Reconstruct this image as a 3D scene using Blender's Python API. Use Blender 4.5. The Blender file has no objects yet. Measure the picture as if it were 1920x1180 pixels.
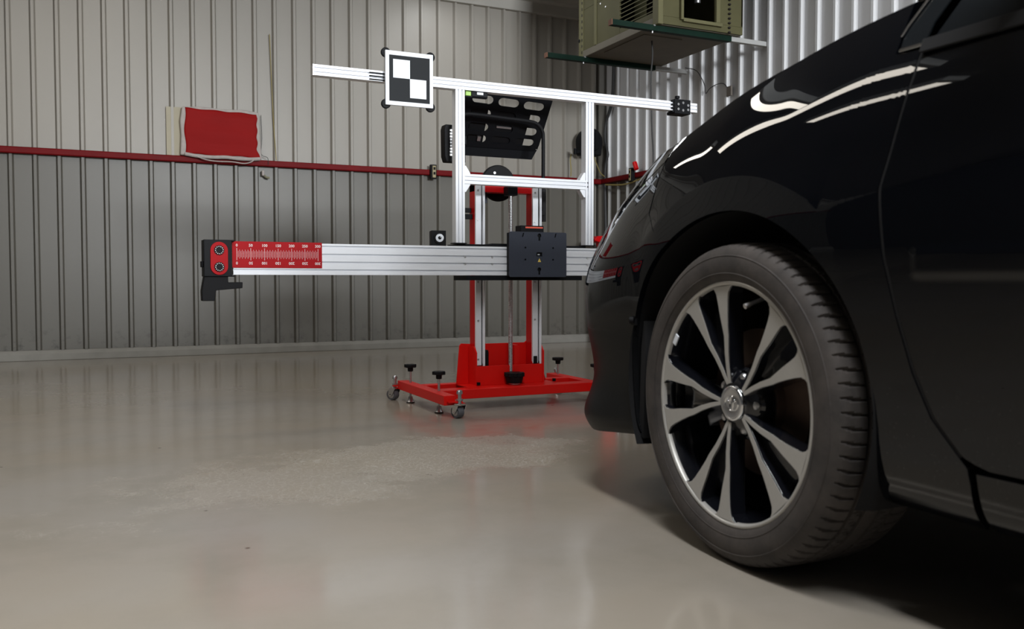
import bpy, math, random
import numpy as np
from mathutils import Vector, Matrix
random.seed(7)
C = bpy.context.scene
PI = math.pi

# ------------------------------------------------------------------ camera
FPX = 1650.0
YAW = math.atan(FPX / 3520.0)
PITCH = math.atan(65.0 / FPX)
cam_d = bpy.data.cameras.new('camera')
cam_d.sensor_fit = 'HORIZONTAL'; cam_d.sensor_width = 36.0
cam_d.lens = FPX / 1920.0 * 36.0
cam_d.clip_start = 0.02
cam_d.dof.use_dof = True
cam_d.dof.focus_distance = 3.65
cam_d.dof.aperture_fstop = 5.6
cam = bpy.data.objects.new('camera', cam_d); C.collection.objects.link(cam)
cam.location = (0, 0, 0.554)
cam.rotation_euler = (PI / 2 - PITCH, 0, -YAW)
C.camera = cam

# ------------------------------------------------------------------ world, lamps, exposure
C.view_settings.view_transform = 'Standard'
C.view_settings.look = 'None'
C.view_settings.exposure = 0.0
C.view_settings.gamma = 1.0
C.view_settings.use_curve_mapping = False
w = bpy.data.worlds.new('world'); C.world = w; w.use_nodes = True
w.node_tree.nodes['Background'].inputs[0].default_value = (0.5, 0.55, 0.62, 1)
w.node_tree.nodes['Background'].inputs[1].default_value = 0.05
CEIL = 2.97
WARM = (1.0, 0.93, 0.82); COOL = (0.96, 0.98, 1.0)
LAMPS = [  # x, y, length, width, watts, along axis, colour, where
    (-0.38, 4.30, 2.5, 0.17, 13, 'y', WARM, 'middle'),
    (-1.16, 3.95, 1.2, 0.17, 6, 'y', WARM, 'left'),
    (0.40, 4.08, 1.35, 0.14, 6.5, 'x', WARM, 'crosswise middle'),
    (0.14, 5.85, 0.5, 0.13, 2.4, 'y', WARM, 'short rear'),
    (3.30, 3.10, 2.0, 0.17, 8, 'y', COOL, 'added right fill'),  # unseen lamp added to brighten the right wall
    (2.55, 5.75, 1.6, 0.17, 11, 'y', COOL, 'added rear right fill'),  # unseen lamp added as fill for the back corner
    (0.40, 0.35, 2.2, 0.30, 78, 'y', COOL, 'added nearest fill'),  # unseen lamp added to lift the near floor, wheel and car side
]
for i, (lx, ly, ll, lw, lp, ax, lc, wh_) in enumerate(LAMPS):
    ld = bpy.data.lights.new('tube_light', 'AREA'); ld.shape = 'RECTANGLE'
    ld.size = lw if ax == 'y' else ll; ld.size_y = ll if ax == 'y' else lw; ld.energy = lp; ld.color = lc
    lo = bpy.data.objects.new('tube_light', ld); C.collection.objects.link(lo)
    lo.location = (lx, ly, CEIL - 0.112)
# daylight entering through the high window in the wall behind the camera
wd = bpy.data.lights.new('window_daylight', 'AREA'); wd.shape = 'RECTANGLE'; wd.size = 2.0; wd.size_y = 0.9; wd.energy = 720; wd.color = (0.93, 0.965, 1.0)
wo = bpy.data.objects.new('window_daylight', wd); C.collection.objects.link(wo)
wo.location = (2.30, -5.12, 2.40); wo.rotation_euler = (PI / 2, 0, 0)

# ------------------------------------------------------------------ materials
def new_mat(name):
    m = bpy.data.materials.new(name); m.use_nodes = True
    return m, m.node_tree.nodes, m.node_tree.links, m.node_tree.nodes['Principled BSDF']
def P(name, col, rough=0.5, metal=0.0, coat=0.0, noise=0.0, nscale=30.0, bump=0.0, spec=0.5, rvar=0.0, coat_r=0.03):
    m, n, l, b = new_mat(name)
    b.inputs['Base Color'].default_value = (*col, 1)
    b.inputs['Roughness'].default_value = rough
    b.inputs['Metallic'].default_value = metal
    b.inputs['Coat Weight'].default_value = coat
    b.inputs['Coat Roughness'].default_value = coat_r
    b.inputs['Specular IOR Level'].default_value = spec
    if noise or bump or rvar:
        tc = n.new('ShaderNodeTexCoord'); nz = n.new('ShaderNodeTexNoise')
        nz.inputs['Scale'].default_value = nscale; nz.inputs['Detail'].default_value = 5
        l.new(tc.outputs['Object'], nz.inputs['Vector'])
        if noise:
            mx = n.new('ShaderNodeMix'); mx.data_type = 'RGBA'
            mx.inputs[6].default_value = (*[c * (1 - noise) for c in col], 1)
            mx.inputs[7].default_value = (*[min(1, c * (1 + noise)) for c in col], 1)
            l.new(nz.outputs['Fac'], mx.inputs[0]); l.new(mx.outputs[2], b.inputs['Base Color'])
        if rvar:
            mr = n.new('ShaderNodeMapRange'); mr.inputs[3].default_value = max(0, rough - rvar); mr.inputs[4].default_value = rough + rvar
            l.new(nz.outputs['Fac'], mr.inputs[0]); l.new(mr.outputs[0], b.inputs['Roughness'])
        if bump:
            bp = n.new('ShaderNodeBump'); bp.inputs['Strength'].default_value = bump; bp.inputs['Distance'].default_value = 0.002
            l.new(nz.outputs['Fac'], bp.inputs['Height']); l.new(bp.outputs[0], b.inputs['Normal'])
    return m

M = {}
M['alu'] = P('brushed_aluminium', (0.84, 0.86, 0.90), 0.50, 0.12, noise=0.03, nscale=12)
M['groove'] = P('slot_shadow_aluminium', (0.42, 0.44, 0.50), 0.5, 0.5)
M['steel'] = P('polished_steel', (0.72, 0.72, 0.74), 0.18, 1.0)
M['chrome'] = P('chrome', (0.85, 0.86, 0.88), 0.08, 1.0)
M['zinc'] = P('zinc', (0.55, 0.55, 0.56), 0.35, 0.9, noise=0.15, nscale=60)
M['red'] = P('red_powder_coat', (0.60, 0.003, 0.005), 0.32, 0.0, spec=0.3, noise=0.08, nscale=8, bump=0.05)
M['red_base'] = P('red_gloss_base', (0.72, 0.009, 0.006), 0.36, 0.0, spec=0.25, noise=0.06, nscale=9)
M['redplate'] = P('red_scale_plate', (0.40, 0.002, 0.006), 0.65, spec=0.25)
M['print_white'] = P('white_print', (0.85, 0.80, 0.80), 0.6)
M['black'] = P('black_anodised', (0.006, 0.0065, 0.008), 0.5, spec=0.12, noise=0.2, nscale=50)
M['black_plastic'] = P('black_plastic', (0.008, 0.008, 0.009), 0.55, spec=0.12)
M['graphite'] = P('graphite_powder_coat', (0.040, 0.046, 0.064), 0.5, spec=0.22, noise=0.08, nscale=150, bump=0.1)
M['rubber'] = P('rubber_black', (0.02, 0.02, 0.021), 0.75, spec=0.18)
M['wheelgrey'] = P('caster_tyre_grey', (0.10, 0.10, 0.11), 0.6)
M['white'] = P('white_board', (0.80, 0.84, 0.90), 0.45)
M['board_black'] = P('board_black_print', (0.006, 0.008, 0.010), 0.55, spec=0.18)
M['orange'] = P('orange_window', (0.85, 0.10, 0.05), 0.3)
M['yellow'] = P('yellow_sticker', (0.85, 0.62, 0.12), 0.5)
M['green'] = P('green_vial', (0.32, 0.55, 0.10), 0.3)
M['olive'] = P('aged_olive_enamel', (0.092, 0.086, 0.042), 0.6, spec=0.15, noise=0.25, nscale=5, bump=0.1)
M['olive_light'] = P('pale_olive_enamel', (0.135, 0.127, 0.066), 0.6, spec=0.15, noise=0.15, nscale=6)
M['olive_dark'] = P('dusty_underside', (0.13, 0.115, 0.085), 0.7, noise=0.25, nscale=6)
M['brown_dark'] = P('dark_interior', (0.012, 0.008, 0.006), 0.8)
M['green_steel'] = P('dark_green_steel', (0.005, 0.020, 0.013), 0.6, spec=0.12, noise=0.3, nscale=20)
M['dust_white'] = P('dusty_white_steel', (0.42, 0.42, 0.41), 0.6, noise=0.1, nscale=30)
M['foam'] = P('off_white_foam', (0.42, 0.38, 0.36), 0.8, noise=0.2, nscale=30, bump=0.4)
M['cable'] = P('dark_cable', (0.03, 0.03, 0.03), 0.6)
M['cable_y'] = P('dusty_yellow_cable', (0.30, 0.24, 0.08), 0.6)
M['railred'] = P('red_conduit_paint', (0.15, 0.002, 0.004), 0.55, spec=0.15, noise=0.25, nscale=14)
M['liner'] = P('wheel_liner_felt', (0.006, 0.006, 0.007), 0.9)
M['orange_lens'] = P('amber_lens', (0.80, 0.26, 0.11), 0.35)
M['disc'] = P('brake_disc_rust', (0.10, 0.065, 0.05), 0.5, 0.6, noise=0.3, nscale=20)
M['caliper'] = P('caliper_grey', (0.30, 0.31, 0.34), 0.45, 0.6)
M['rimblack'] = P('rim_black_gloss', (0.006, 0.0065, 0.009), 0.10, coat=0.6)
M['rimface'] = P('machined_rim_face', (0.50, 0.485, 0.455), 0.38, 0.35, noise=0.05, nscale=90)
M['dark_room'] = P('dim_wall', (0.055, 0.055, 0.06), 0.7)
M['ceiling'] = P('painted_ceiling_sheet', (0.20, 0.19, 0.175), 0.6, noise=0.06, nscale=3)
M['trim'] = P('eave_trim_paint', (0.42, 0.40, 0.36), 0.55, noise=0.1, nscale=5)
M['lamp_body'] = P('white_lamp_housing', (0.6, 0.6, 0.58), 0.5)

def paint_mat():
    m, n, l, b = new_mat('black_car_paint')
    b.inputs['Base Color'].default_value = (0.0022, 0.0028, 0.0045, 1)
    b.inputs['Roughness'].default_value = 0.30
    b.inputs['Specular IOR Level'].default_value = 0.0
    b.inputs['Coat Weight'].default_value = 1.0
    b.inputs['Coat Roughness'].default_value = 0.015
    # light dust low on the panels
    geo = n.new('ShaderNodeNewGeometry'); sep = n.new('ShaderNodeSeparateXYZ'); l.new(geo.outputs['Position'], sep.inputs[0])
    nz = n.new('ShaderNodeTexNoise'); nz.inputs['Scale'].default_value = 260; nz.inputs['Detail'].default_value = 2
    l.new(geo.outputs['Position'], nz.inputs['Vector'])
    mr = n.new('ShaderNodeMapRange'); mr.inputs[1].default_value = 0.60; mr.inputs[2].default_value = 0.25
    l.new(sep.outputs[2], mr.inputs[0])
    mr2 = n.new('ShaderNodeMapRange'); mr2.inputs[1].default_value = 0.60; mr2.inputs[2].default_value = 0.80
    l.new(nz.outputs['Fac'], mr2.inputs[0])
    mul = n.new('ShaderNodeMath'); mul.operation = 'MULTIPLY'; l.new(mr.outputs[0], mul.inputs[0]); l.new(mr2.outputs[0], mul.inputs[1])
    mx = n.new('ShaderNodeMix'); mx.data_type = 'RGBA'
    mx.inputs[6].default_value = (0.0022, 0.0028, 0.0045, 1); mx.inputs[7].default_value = (0.035, 0.034, 0.032, 1)
    l.new(mul.outputs[0], mx.inputs[0])
    # road film on the lower front bumper dulls the clear coat
    my = n.new('ShaderNodeMapRange'); my.inputs[1].default_value = 1.62; my.inputs[2].default_value = 1.74; l.new(sep.outputs[1], my.inputs[0])
    mz = n.new('ShaderNodeMapRange'); mz.inputs[1].default_value = 0.52; mz.inputs[2].default_value = 0.42; l.new(sep.outputs[2], mz.inputs[0])
    film = n.new('ShaderNodeMath'); film.operation = 'MULTIPLY'; l.new(my.outputs[0], film.inputs[0]); l.new(mz.outputs[0], film.inputs[1])
    cr = n.new('ShaderNodeMapRange'); cr.inputs[3].default_value = 0.015; cr.inputs[4].default_value = 0.30; l.new(film.outputs[0], cr.inputs[0]); l.new(cr.outputs[0], b.inputs['Coat Roughness'])
    cw = n.new('ShaderNodeMapRange'); cw.inputs[3].default_value = 1.0; cw.inputs[4].default_value = 0.45; l.new(film.outputs[0], cw.inputs[0]); l.new(cw.outputs[0], b.inputs['Coat Weight'])
    ff = n.new('ShaderNodeMath'); ff.operation = 'MULTIPLY'; ff.inputs[1].default_value = 0.35; l.new(film.outputs[0], ff.inputs[0])
    mf = n.new('ShaderNodeMix'); mf.data_type = 'RGBA'; mf.inputs[7].default_value = (0.026, 0.026, 0.025, 1)
    l.new(ff.outputs[0], mf.inputs[0]); l.new(mx.outputs[2], mf.inputs[6]); l.new(mf.outputs[2], b.inputs['Base Color'])
    return m
M['paint'] = paint_mat()

def tyre_mat():
    m, n, l, b = new_mat('dusty_tyre_rubber')
    b.inputs['Roughness'].default_value = 0.72
    tc = n.new('ShaderNodeTexCoord'); nz = n.new('ShaderNodeTexNoise'); nz.inputs['Scale'].default_value = 9; nz.inputs['Detail'].default_value = 7
    nz.inputs['Roughness'].default_value = 0.7
    l.new(tc.outputs['Object'], nz.inputs['Vector'])
    cr = n.new('ShaderNodeValToRGB'); e = cr.color_ramp.elements
    e[0].position = 0.32; e[0].color = (0.028, 0.025, 0.024, 1); e[1].position = 0.75; e[1].color = (0.088, 0.074, 0.066, 1)
    l.new(nz.outputs['Fac'], cr.inputs[0]); l.new(cr.outputs[0], b.inputs['Base Color'])
    bp = n.new('ShaderNodeBump'); bp.inputs['Strength'].default_value = 0.25; bp.inputs['Distance'].default_value = 0.001
    nz2 = n.new('ShaderNodeTexNoise'); nz2.inputs['Scale'].default_value = 180; l.new(tc.outputs['Object'], nz2.inputs['Vector'])
    l.new(nz2.outputs['Fac'], bp.inputs['Height']); l.new(bp.outputs[0], b.inputs['Normal'])
    return m
M['tyre'] = tyre_mat()

def glass_mat(name, col, rough=0.02, trans=0.0, alpha=1.0):
    m, n, l, b = new_mat(name)
    b.inputs['Base Color'].default_value = (*col, 1); b.inputs['Roughness'].default_value = rough
    b.inputs['Transmission Weight'].default_value = trans; b.inputs['Alpha'].default_value = alpha
    b.inputs['IOR'].default_value = 1.45
    return m
M['tint'] = glass_mat('tinted_window_glass', (0.01, 0.012, 0.014), 0.03, 0.0)
m_, n_, l_, b_ = new_mat('clear_lamp_lens'); M['clear'] = m_
b_.inputs['Base Color'].default_value = (1, 1, 1, 1); b_.inputs['Roughness'].default_value = 0.03
fr_ = n_.new('ShaderNodeFresnel'); fr_.inputs[0].default_value = 1.5; gl_ = n_.new('ShaderNodeBsdfGlossy'); gl_.inputs['Roughness'].default_value = 0.02
tr_ = n_.new('ShaderNodeBsdfTransparent'); tr_.inputs[0].default_value = (0.93, 0.94, 0.95, 1); mx_ = n_.new('ShaderNodeMixShader')
l_.new(fr_.outputs[0], mx_.inputs[0]); l_.new(tr_.outputs[0], mx_.inputs[1]); l_.new(gl_.outputs[0], mx_.inputs[2]); l_.new(mx_.outputs[0], n_['Material Output'].inputs[0])

def wall_mat(name, c1, c2):
    m, n, l, b = new_mat(name)
    b.inputs['Roughness'].default_value = 0.42
    geo = n.new('ShaderNodeNewGeometry')
    mp = n.new('ShaderNodeMapping'); mp.inputs['Scale'].default_value = (1.2, 1.2, 0.5); l.new(geo.outputs['Position'], mp.inputs['Vector'])
    nz = n.new('ShaderNodeTexNoise'); nz.inputs['Scale'].default_value = 1.6; nz.inputs['Detail'].default_value = 6
    l.new(mp.outputs[0], nz.inputs['Vector'])
    mx = n.new('ShaderNodeMix'); mx.data_type = 'RGBA'; mx.inputs[6].default_value = (*c1, 1); mx.inputs[7].default_value = (*c2, 1)
    l.new(nz.outputs['Fac'], mx.inputs[0])
    # dirt specks gathered near the foot of the sheet
    sep = n.new('ShaderNodeSeparateXYZ'); l.new(geo.outputs['Position'], sep.inputs[0])
    mr = n.new('ShaderNodeMapRange'); mr.inputs[1].default_value = 0.28; mr.inputs[2].default_value = 0.06; l.new(sep.outputs[2], mr.inputs[0])
    n2 = n.new('ShaderNodeTexNoise'); n2.inputs['Scale'].default_value = 16; n2.inputs['Detail'].default_value = 6; n2.inputs['Roughness'].default_value = 0.7
    l.new(geo.outputs['Position'], n2.inputs['Vector'])
    r2 = n.new('ShaderNodeMapRange'); r2.inputs[1].default_value = 0.52; r2.inputs[2].default_value = 0.72; l.new(n2.outputs['Fac'], r2.inputs[0])
    mu = n.new('ShaderNodeMath'); mu.operation = 'MULTIPLY'; l.new(mr.outputs[0], mu.inputs[0]); l.new(r2.outputs[0], mu.inputs[1])
    mx2 = n.new('ShaderNodeMix'); mx2.data_type = 'RGBA'; mx2.inputs[7].default_value = (0.03, 0.028, 0.022, 1)
    l.new(mu.outputs[0], mx2.inputs[0]); l.new(mx.outputs[2], mx2.inputs[6]); l.new(mx2.outputs[2], b.inputs['Base Color'])
    return m
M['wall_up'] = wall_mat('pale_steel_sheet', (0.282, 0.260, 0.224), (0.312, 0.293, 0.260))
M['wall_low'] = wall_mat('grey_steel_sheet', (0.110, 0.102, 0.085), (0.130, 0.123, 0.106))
M['wall_rt'] = wall_mat('pale_grey_steel_sheet', (0.58, 0.58, 0.585), (0.64, 0.645, 0.66))

def floor_mat():
    m, n, l, b = new_mat('worn_glossy_floor_paint')
    geo = n.new('ShaderNodeNewGeometry')
    def noise(sc, det=5, ro=0.55, vec=None, dist=0):
        z = n.new('ShaderNodeTexNoise'); z.inputs['Scale'].default_value = sc; z.inputs['Detail'].default_value = det
        z.inputs['Roughness'].default_value = ro; z.inputs['Distortion'].default_value = dist
        l.new(vec if vec else geo.outputs['Position'], z.inputs['Vector']); return z.outputs['Fac']
    def ramp(fac, p0, p1):
        r = n.new('ShaderNodeMapRange'); r.inputs[1].default_value = p0; r.inputs[2].default_value = p1; l.new(fac, r.inputs[0]); return r.outputs[0]
    def mix(f, a, bb):
        x = n.new('ShaderNodeMix'); x.data_type = 'RGBA'
        if f is not None: l.new(f, x.inputs[0])
        for i, v in ((6, a), (7, bb)):
            if isinstance(v, tuple): x.inputs[i].default_value = (*v, 1)
            else: l.new(v, x.inputs[i])
        return x.outputs[2]
    def mth(op, a, bb):
        x = n.new('ShaderNodeMath'); x.operation = op
        for i, v in ((0, a), (1, bb)):
            if isinstance(v, (int, float)): x.inputs[i].default_value = v
            else: l.new(v, x.inputs[i])
        return x.outputs[0]
    base = mix(ramp(noise(0.7, 4), 0.35, 0.65), (0.345, 0.292, 0.222), (0.36, 0.332, 0.298))
    base = mix(mth('MULTIPLY', ramp(noise(3.2, 7, 0.65), 0.45, 0.75), 0.5), base, (0.27, 0.245, 0.20))
    # pink scuffs near the stand, with its blurred red reflection painted in
    sepp = n.new('ShaderNodeSeparateXYZ'); l.new(geo.outputs['Position'], sepp.inputs[0])
    def ell(cx, cy, rx, ry):
        dx = mth('DIVIDE', mth('SUBTRACT', sepp.outputs[0], cx), rx); dy = mth('DIVIDE', mth('SUBTRACT', sepp.outputs[1], cy), ry)
        return mth('SQRT', mth('ADD', mth('MULTIPLY', dx, dx), mth('MULTIPLY', dy, dy)), 0)
    pk = mth('MULTIPLY', ramp(ell(1.35, 3.05, 0.42, 0.35), 1.0, 0.4), ramp(noise(6, 5, 0.6), 0.45, 0.68))
    base = mix(mth('MULTIPLY', pk, 0.45), base, (0.34, 0.12, 0.09))
    # flaked patch: cracked chips of older pale coating
    edge = mth('ADD', ell(0.98, 2.62, 0.55, 0.36), mth('MULTIPLY', mth('SUBTRACT', noise(3.5, 6, 0.65), 0.5), 2.6))
    patch = ramp(edge, 0.95, 0.55)
    edge2 = mth('ADD', ell(0.45, 2.45, 0.75, 0.45), mth('MULTIPLY', mth('SUBTRACT', noise(2.7, 7, 0.7), 0.5), 3.4))
    patch = mth('MAXIMUM', patch, mth('MULTIPLY', ramp(edge2, 0.75, 0.35), 0.7))
    vo = n.new('ShaderNodeTexVoronoi'); vo.feature = 'DISTANCE_TO_EDGE'; vo.inputs['Scale'].default_value = 60
    wv = n.new('ShaderNodeVectorMath'); wv.operation = 'ADD'
    nzc = n.new('ShaderNodeTexNoise'); nzc.inputs['Scale'].default_value = 18; l.new(geo.outputs['Position'], nzc.inputs['Vector'])
    sc = n.new('ShaderNodeVectorMath'); sc.operation = 'SCALE'; sc.inputs['Scale'].default_value = 0.06; l.new(nzc.outputs['Color'], sc.inputs[0])
    l.new(geo.outputs['Position'], wv.inputs[0]); l.new(sc.outputs[0], wv.inputs[1]); l.new(wv.outputs[0], vo.inputs['Vector'])
    cracks = ramp(vo.outputs['Distance'], 0.085, 0.03)
    flake = mth('MULTIPLY', patch, cracks)
    base = mix(mth('MULTIPLY', patch, 0.05), base, (0.32, 0.29, 0.24))
    base = mix(mth('MULTIPLY', flake, 0.9), base, (0.48, 0.45, 0.40))
    # dark specks
    sp = n.new('ShaderNodeTexVoronoi'); sp.inputs['Scale'].default_value = 5.0; sp.inputs['Randomness'].default_value = 1
    l.new(geo.outputs['Position'], sp.inputs['Vector'])
    base = mix(ramp(sp.outputs['Distance'], 0.035, 0.015), base, (0.10, 0.08, 0.06))
    l.new(base, b.inputs['Base Color'])
    ro = mth('ADD', mth('MULTIPLY', ramp(noise(1.3, 6, 0.6), 0.3, 0.7), 0.08), 0.115)
    ro = mth('ADD', ro, mth('MULTIPLY', patch, 0.25))
    l.new(ro, b.inputs['Roughness'])
    b.inputs['Specular IOR Level'].default_value = 0.55
    hb = mth('ADD', mth('MULTIPLY', noise(7, 4), 0.5), mth('MULTIPLY', flake, 0.35))
    bp = n.new('ShaderNodeBump'); bp.inputs['Strength'].default_value = 0.22; bp.inputs['Distance'].default_value = 0.004
    l.new(hb, bp.inputs['Height']); l.new(bp.outputs[0], b.inputs['Normal'])
    return m
M['floor'] = floor_mat()

# ------------------------------------------------------------------ geometry helpers
class G:
    def __init__(s): s.v = []; s.f = []
    def add(s, vs, fs):
        o = len(s.v); s.v += [tuple(map(float, p)) for p in vs]; s.f += [tuple(i + o for i in q) for q in fs]; return s
    def box(s, x0, x1, y0, y1, z0, z1, mat=None):
        vs = [(x, y, z) for x in (x0, x1) for y in (y0, y1) for z in (z0, z1)]
        fs = [(0, 1, 3, 2), (4, 6, 7, 5), (0, 4, 5, 1), (2, 3, 7, 6), (0, 2, 6, 4), (1, 5, 7, 3)]
        if mat is not None: vs = [tuple(mat @ Vector(p)) for p in vs]
        return s.add(vs, fs)
    def cyl(s, p0, p1, r0, r1=None, n=24, caps=True):
        r1 = r0 if r1 is None else r1
        p0 = Vector(p0); p1 = Vector(p1); d = (p1 - p0).normalized()
        a = Vector((0, 0, 1)) if abs(d.z) < 0.9 else Vector((1, 0, 0))
        u = d.cross(a).normalized(); w_ = d.cross(u)
        vs = []
        for p, r in ((p0, r0), (p1, r1)):
            for i in range(n):
                t = 2 * PI * i / n; vs.append(p + u * (r * math.cos(t)) + w_ * (r * math.sin(t)))
        fs = [(i, (i + 1) % n, n + (i + 1) % n, n + i) for i in range(n)]
        if caps: fs += [tuple(range(n - 1, -1, -1)), tuple(range(n, 2 * n))]
        return s.add(vs, fs)
    def lathe(s, prof, origin, axis, n=32, closed=False):
        """prof: list of (distance along axis, radius)"""
        o = Vector(origin); d = Vector(axis).normalized()
        a = Vector((0, 0, 1)) if abs(d.z) < 0.9 else Vector((1, 0, 0))
        u = d.cross(a).normalized(); w_ = d.cross(u)
        vs = []; k = len(prof)
        for h, r in prof:
            for i in range(n):
                t = 2 * PI * i / n; vs.append(o + d * h + u * (r * math.cos(t)) + w_ * (r * math.sin(t)))
        fs = []
        for j in range(k if closed else k - 1):
            j2 = (j + 1) % k
            fs += [(j * n + i, j * n + (i + 1) % n, j2 * n + (i + 1) % n, j2 * n + i) for i in range(n)]
        return s.add(vs, fs)
    def tube(s, pts, r, n=12, caps=True):
        pts = [Vector(p) for p in pts]; k = len(pts); vs = []; prev = None
        for j, p in enumerate(pts):
            d = (pts[min(j + 1, k - 1)] - pts[max(j - 1, 0)]).normalized()
            if prev is None:
                a = Vector((0, 0, 1)) if abs(d.z) < 0.9 else Vector((1, 0, 0)); u = d.cross(a).normalized()
            else:
                u = (prev - d * prev.dot(d)).normalized()
            prev = u; w_ = d.cross(u)
            for i in range(n):
                t = 2 * PI * i / n; vs.append(p + u * (r * math.cos(t)) + w_ * (r * math.sin(t)))
        fs = [(j * n + i, j * n + (i + 1) % n, (j + 1) * n + (i + 1) % n, (j + 1) * n + i) for j in range(k - 1) for i in range(n)]
        if caps: fs += [tuple(range(n - 1, -1, -1)), tuple(range((k - 1) * n, k * n))]
        return s.add(vs, fs)
    def prism(s, poly, f0, f1):
        """poly of 2D points; f0, f1 map (a,b)->xyz for the two faces"""
        n = len(poly); vs = [f0(a, b) for a, b in poly] + [f1(a, b) for a, b in poly]
        fs = [tuple(range(n - 1, -1, -1)), tuple(range(n, 2 * n))] + [(i, (i + 1) % n, n + (i + 1) % n, n + i) for i in range(n)]
        return s.add(vs, fs)
    def xprism(s, poly, x0, x1): return s.prism(poly, lambda a, b: (x0, a, b), lambda a, b: (x1, a, b))
    def yprism(s, poly, y0, y1): return s.prism(poly, lambda a, b: (a, y0, b), lambda a, b: (a, y1, b))
    def zprism(s, poly, z0, z1): return s.prism(poly, lambda a, b: (a, b, z0), lambda a, b: (a, b, z1))

def curve_pts(pts, n=8):
    """Catmull-Rom through points"""
    P_ = [Vector(p) for p in pts]; P_ = [P_[0] * 2 - P_[1]] + P_ + [P_[-1] * 2 - P_[-2]]; out = []
    for i in range(1, len(P_) - 2):
        for k in range(n):
            t = k / n; a, b, c, d = P_[i - 1:i + 3]
            out.append(0.5 * ((2 * b) + (c - a) * t + (2 * a - 5 * b + 4 * c - d) * t * t + (3 * b - a - 3 * c + d) * t ** 3))
    out.append(P_[-2]); return out

ORG = {}
def obj(name, g, mat, parent=None, bev=0.0, smooth=30, seg=2, local=False, label=None):
    me = bpy.data.meshes.new(name)
    org = ORG.get(parent.name, Vector()) if (parent is not None and not local) else Vector()
    vs = [(p[0] - org.x, p[1] - org.y, p[2] - org.z) for p in g.v] if org.length else g.v
    me.from_pydata(vs, [], g.f); me.update()
    import bmesh
    bm = bmesh.new(); bm.from_mesh(me); bmesh.ops.recalc_face_normals(bm, faces=bm.faces); bm.to_mesh(me); bm.free()
    me.materials.append(M[mat] if isinstance(mat, str) else mat)
    o = bpy.data.objects.new(name, me); C.collection.objects.link(o)
    if smooth:
        me.shade_smooth()
        me.set_sharp_from_angle(angle=math.radians(smooth))
    if bev:
        b = o.modifiers.new('bevel', 'BEVEL'); b.width = bev; b.segments = seg; b.limit_method = 'ANGLE'; b.angle_limit = math.radians(40)
    if parent is not None:
        o.parent = parent; ORG[o.name] = org.copy()
    if label: o['label'] = label
    return o
def thing(name, label, cat, loc=(0, 0, 0), group=None):
    o = bpy.data.objects.new(name, None); C.collection.objects.link(o); o.empty_display_size = 0.05
    o.location = loc; o['label'] = label; o['category'] = cat
    if group: o['group'] = group
    ORG[o.name] = Vector(loc); return o
def tag(o, label, cat, group=None):
    o['label'] = label; o['category'] = cat
    if group: o['group'] = group
    return o
def structure(o): o['kind'] = 'structure'; return o
def rounded(cx, cz, hw, hh, r, n=6):
    out = []
    for qx, qz, a0 in ((1, 1, 0), (-1, 1, 90), (-1, -1, 180), (1, -1, 270)):
        for i in range(n + 1):
            t = math.radians(a0 + 90 * i / n); out.append((cx + qx * (hw - r) + r * math.cos(t), cz + qz * (hh - r) + r * math.sin(t)))
    return out
def text_geo(g, s, x, z, size, y, flip=False):
    """flat printed text in the x-z plane facing -y"""
    cu = bpy.data.curves.new('t', 'FONT'); cu.body = s; cu.size = size; cu.align_x = 'CENTER'; cu.align_y = 'CENTER'; cu.resolution_u = 2; cu.offset = size * 0.012
    o = bpy.data.objects.new('t', cu); C.collection.objects.link(o)
    dg = bpy.context.evaluated_depsgraph_get(); me = o.evaluated_get(dg).to_mesh()
    k = -1 if flip else 1
    vs = [(x + k * v.co.x, y, z + k * v.co.y) for v in me.vertices]; fs = [tuple(p.vertices) for p in me.polygons]
    g.add(vs, fs); o.to_mesh_clear() if hasattr(o, 'to_mesh_clear') else None
    bpy.data.objects.remove(o); bpy.data.curves.remove(cu)

# ------------------------------------------------------------------ room
YW = 6.86; XR = 4.12; XL = -4.6; YB = -5.2
structure(obj('floor', G().box(XL, XR, YB, YW, -0.06, 0.0), 'floor', smooth=0))
structure(obj('ceiling', G().box(XL, XR, YB, YW, CEIL, CEIL + 0.06), 'ceiling', smooth=0))
wb = structure(obj('wall_back', G().box(XL, XR, YW + 0.03, YW + 0.10, 0, CEIL), 'wall_up', smooth=0))
wr = structure(obj('wall_right', G().box(XR + 0.03, XR + 0.10, YB, YW, 0, CEIL), 'wall_up', smooth=0))
structure(obj('wall_left', G().box(XL - 0.1, XL, YB, YW, 0, CEIL), 'dark_room', smooth=0))
structure(obj('wall_front', G().box(XL, XR, YB - 0.1, YB, 0, CEIL), 'dark_room', smooth=0))
PITCHW = 0.1465; SH = PITCHW * 6
def rib_profile(n, depth=0.026):
    out = [(0, 0)]
    for i in range(n):
        s = i * PITCHW
        out += [(s + 0.108, 0), (s + 0.120, depth), (s + 0.1365, depth), (s + PITCHW, 0.001)]
    return out
def sheet(name, parent, mat, mapf, z0, z1, n=6, dirt=None):
    pr_ = rib_profile(n); g = G(); k = len(pr_)
    vs = [mapf(a, d, z0) for a, d in pr_] + [mapf(a, d, z1) for a, d in pr_]
    g.add(vs, [(i, i + 1, k + i + 1, k + i) for i in range(k - 1)])
    o = obj(name, g, mat, parent, smooth=0)
    so = o.modifiers.new('solid', 'SOLIDIFY'); so.thickness = 0.0015
    return o
RZ0, RZ1 = 1.406, 1.452
wn = structure(obj('window_1', G().box(1.22, 3.38, YB, YB + 0.05, 1.87, 1.95).box(1.22, 3.38, YB, YB + 0.05, 2.85, 2.93).box(1.22, 1.30, YB, YB + 0.05, 1.95, 2.85).box(3.30, 3.38, YB, YB + 0.05, 1.95, 2.85), 'trim', bev=0.005))
obj('window_glass', G().box(1.30, 3.30, YB + 0.005, YB + 0.015, 1.95, 2.85), 'tint', wn)
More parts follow.
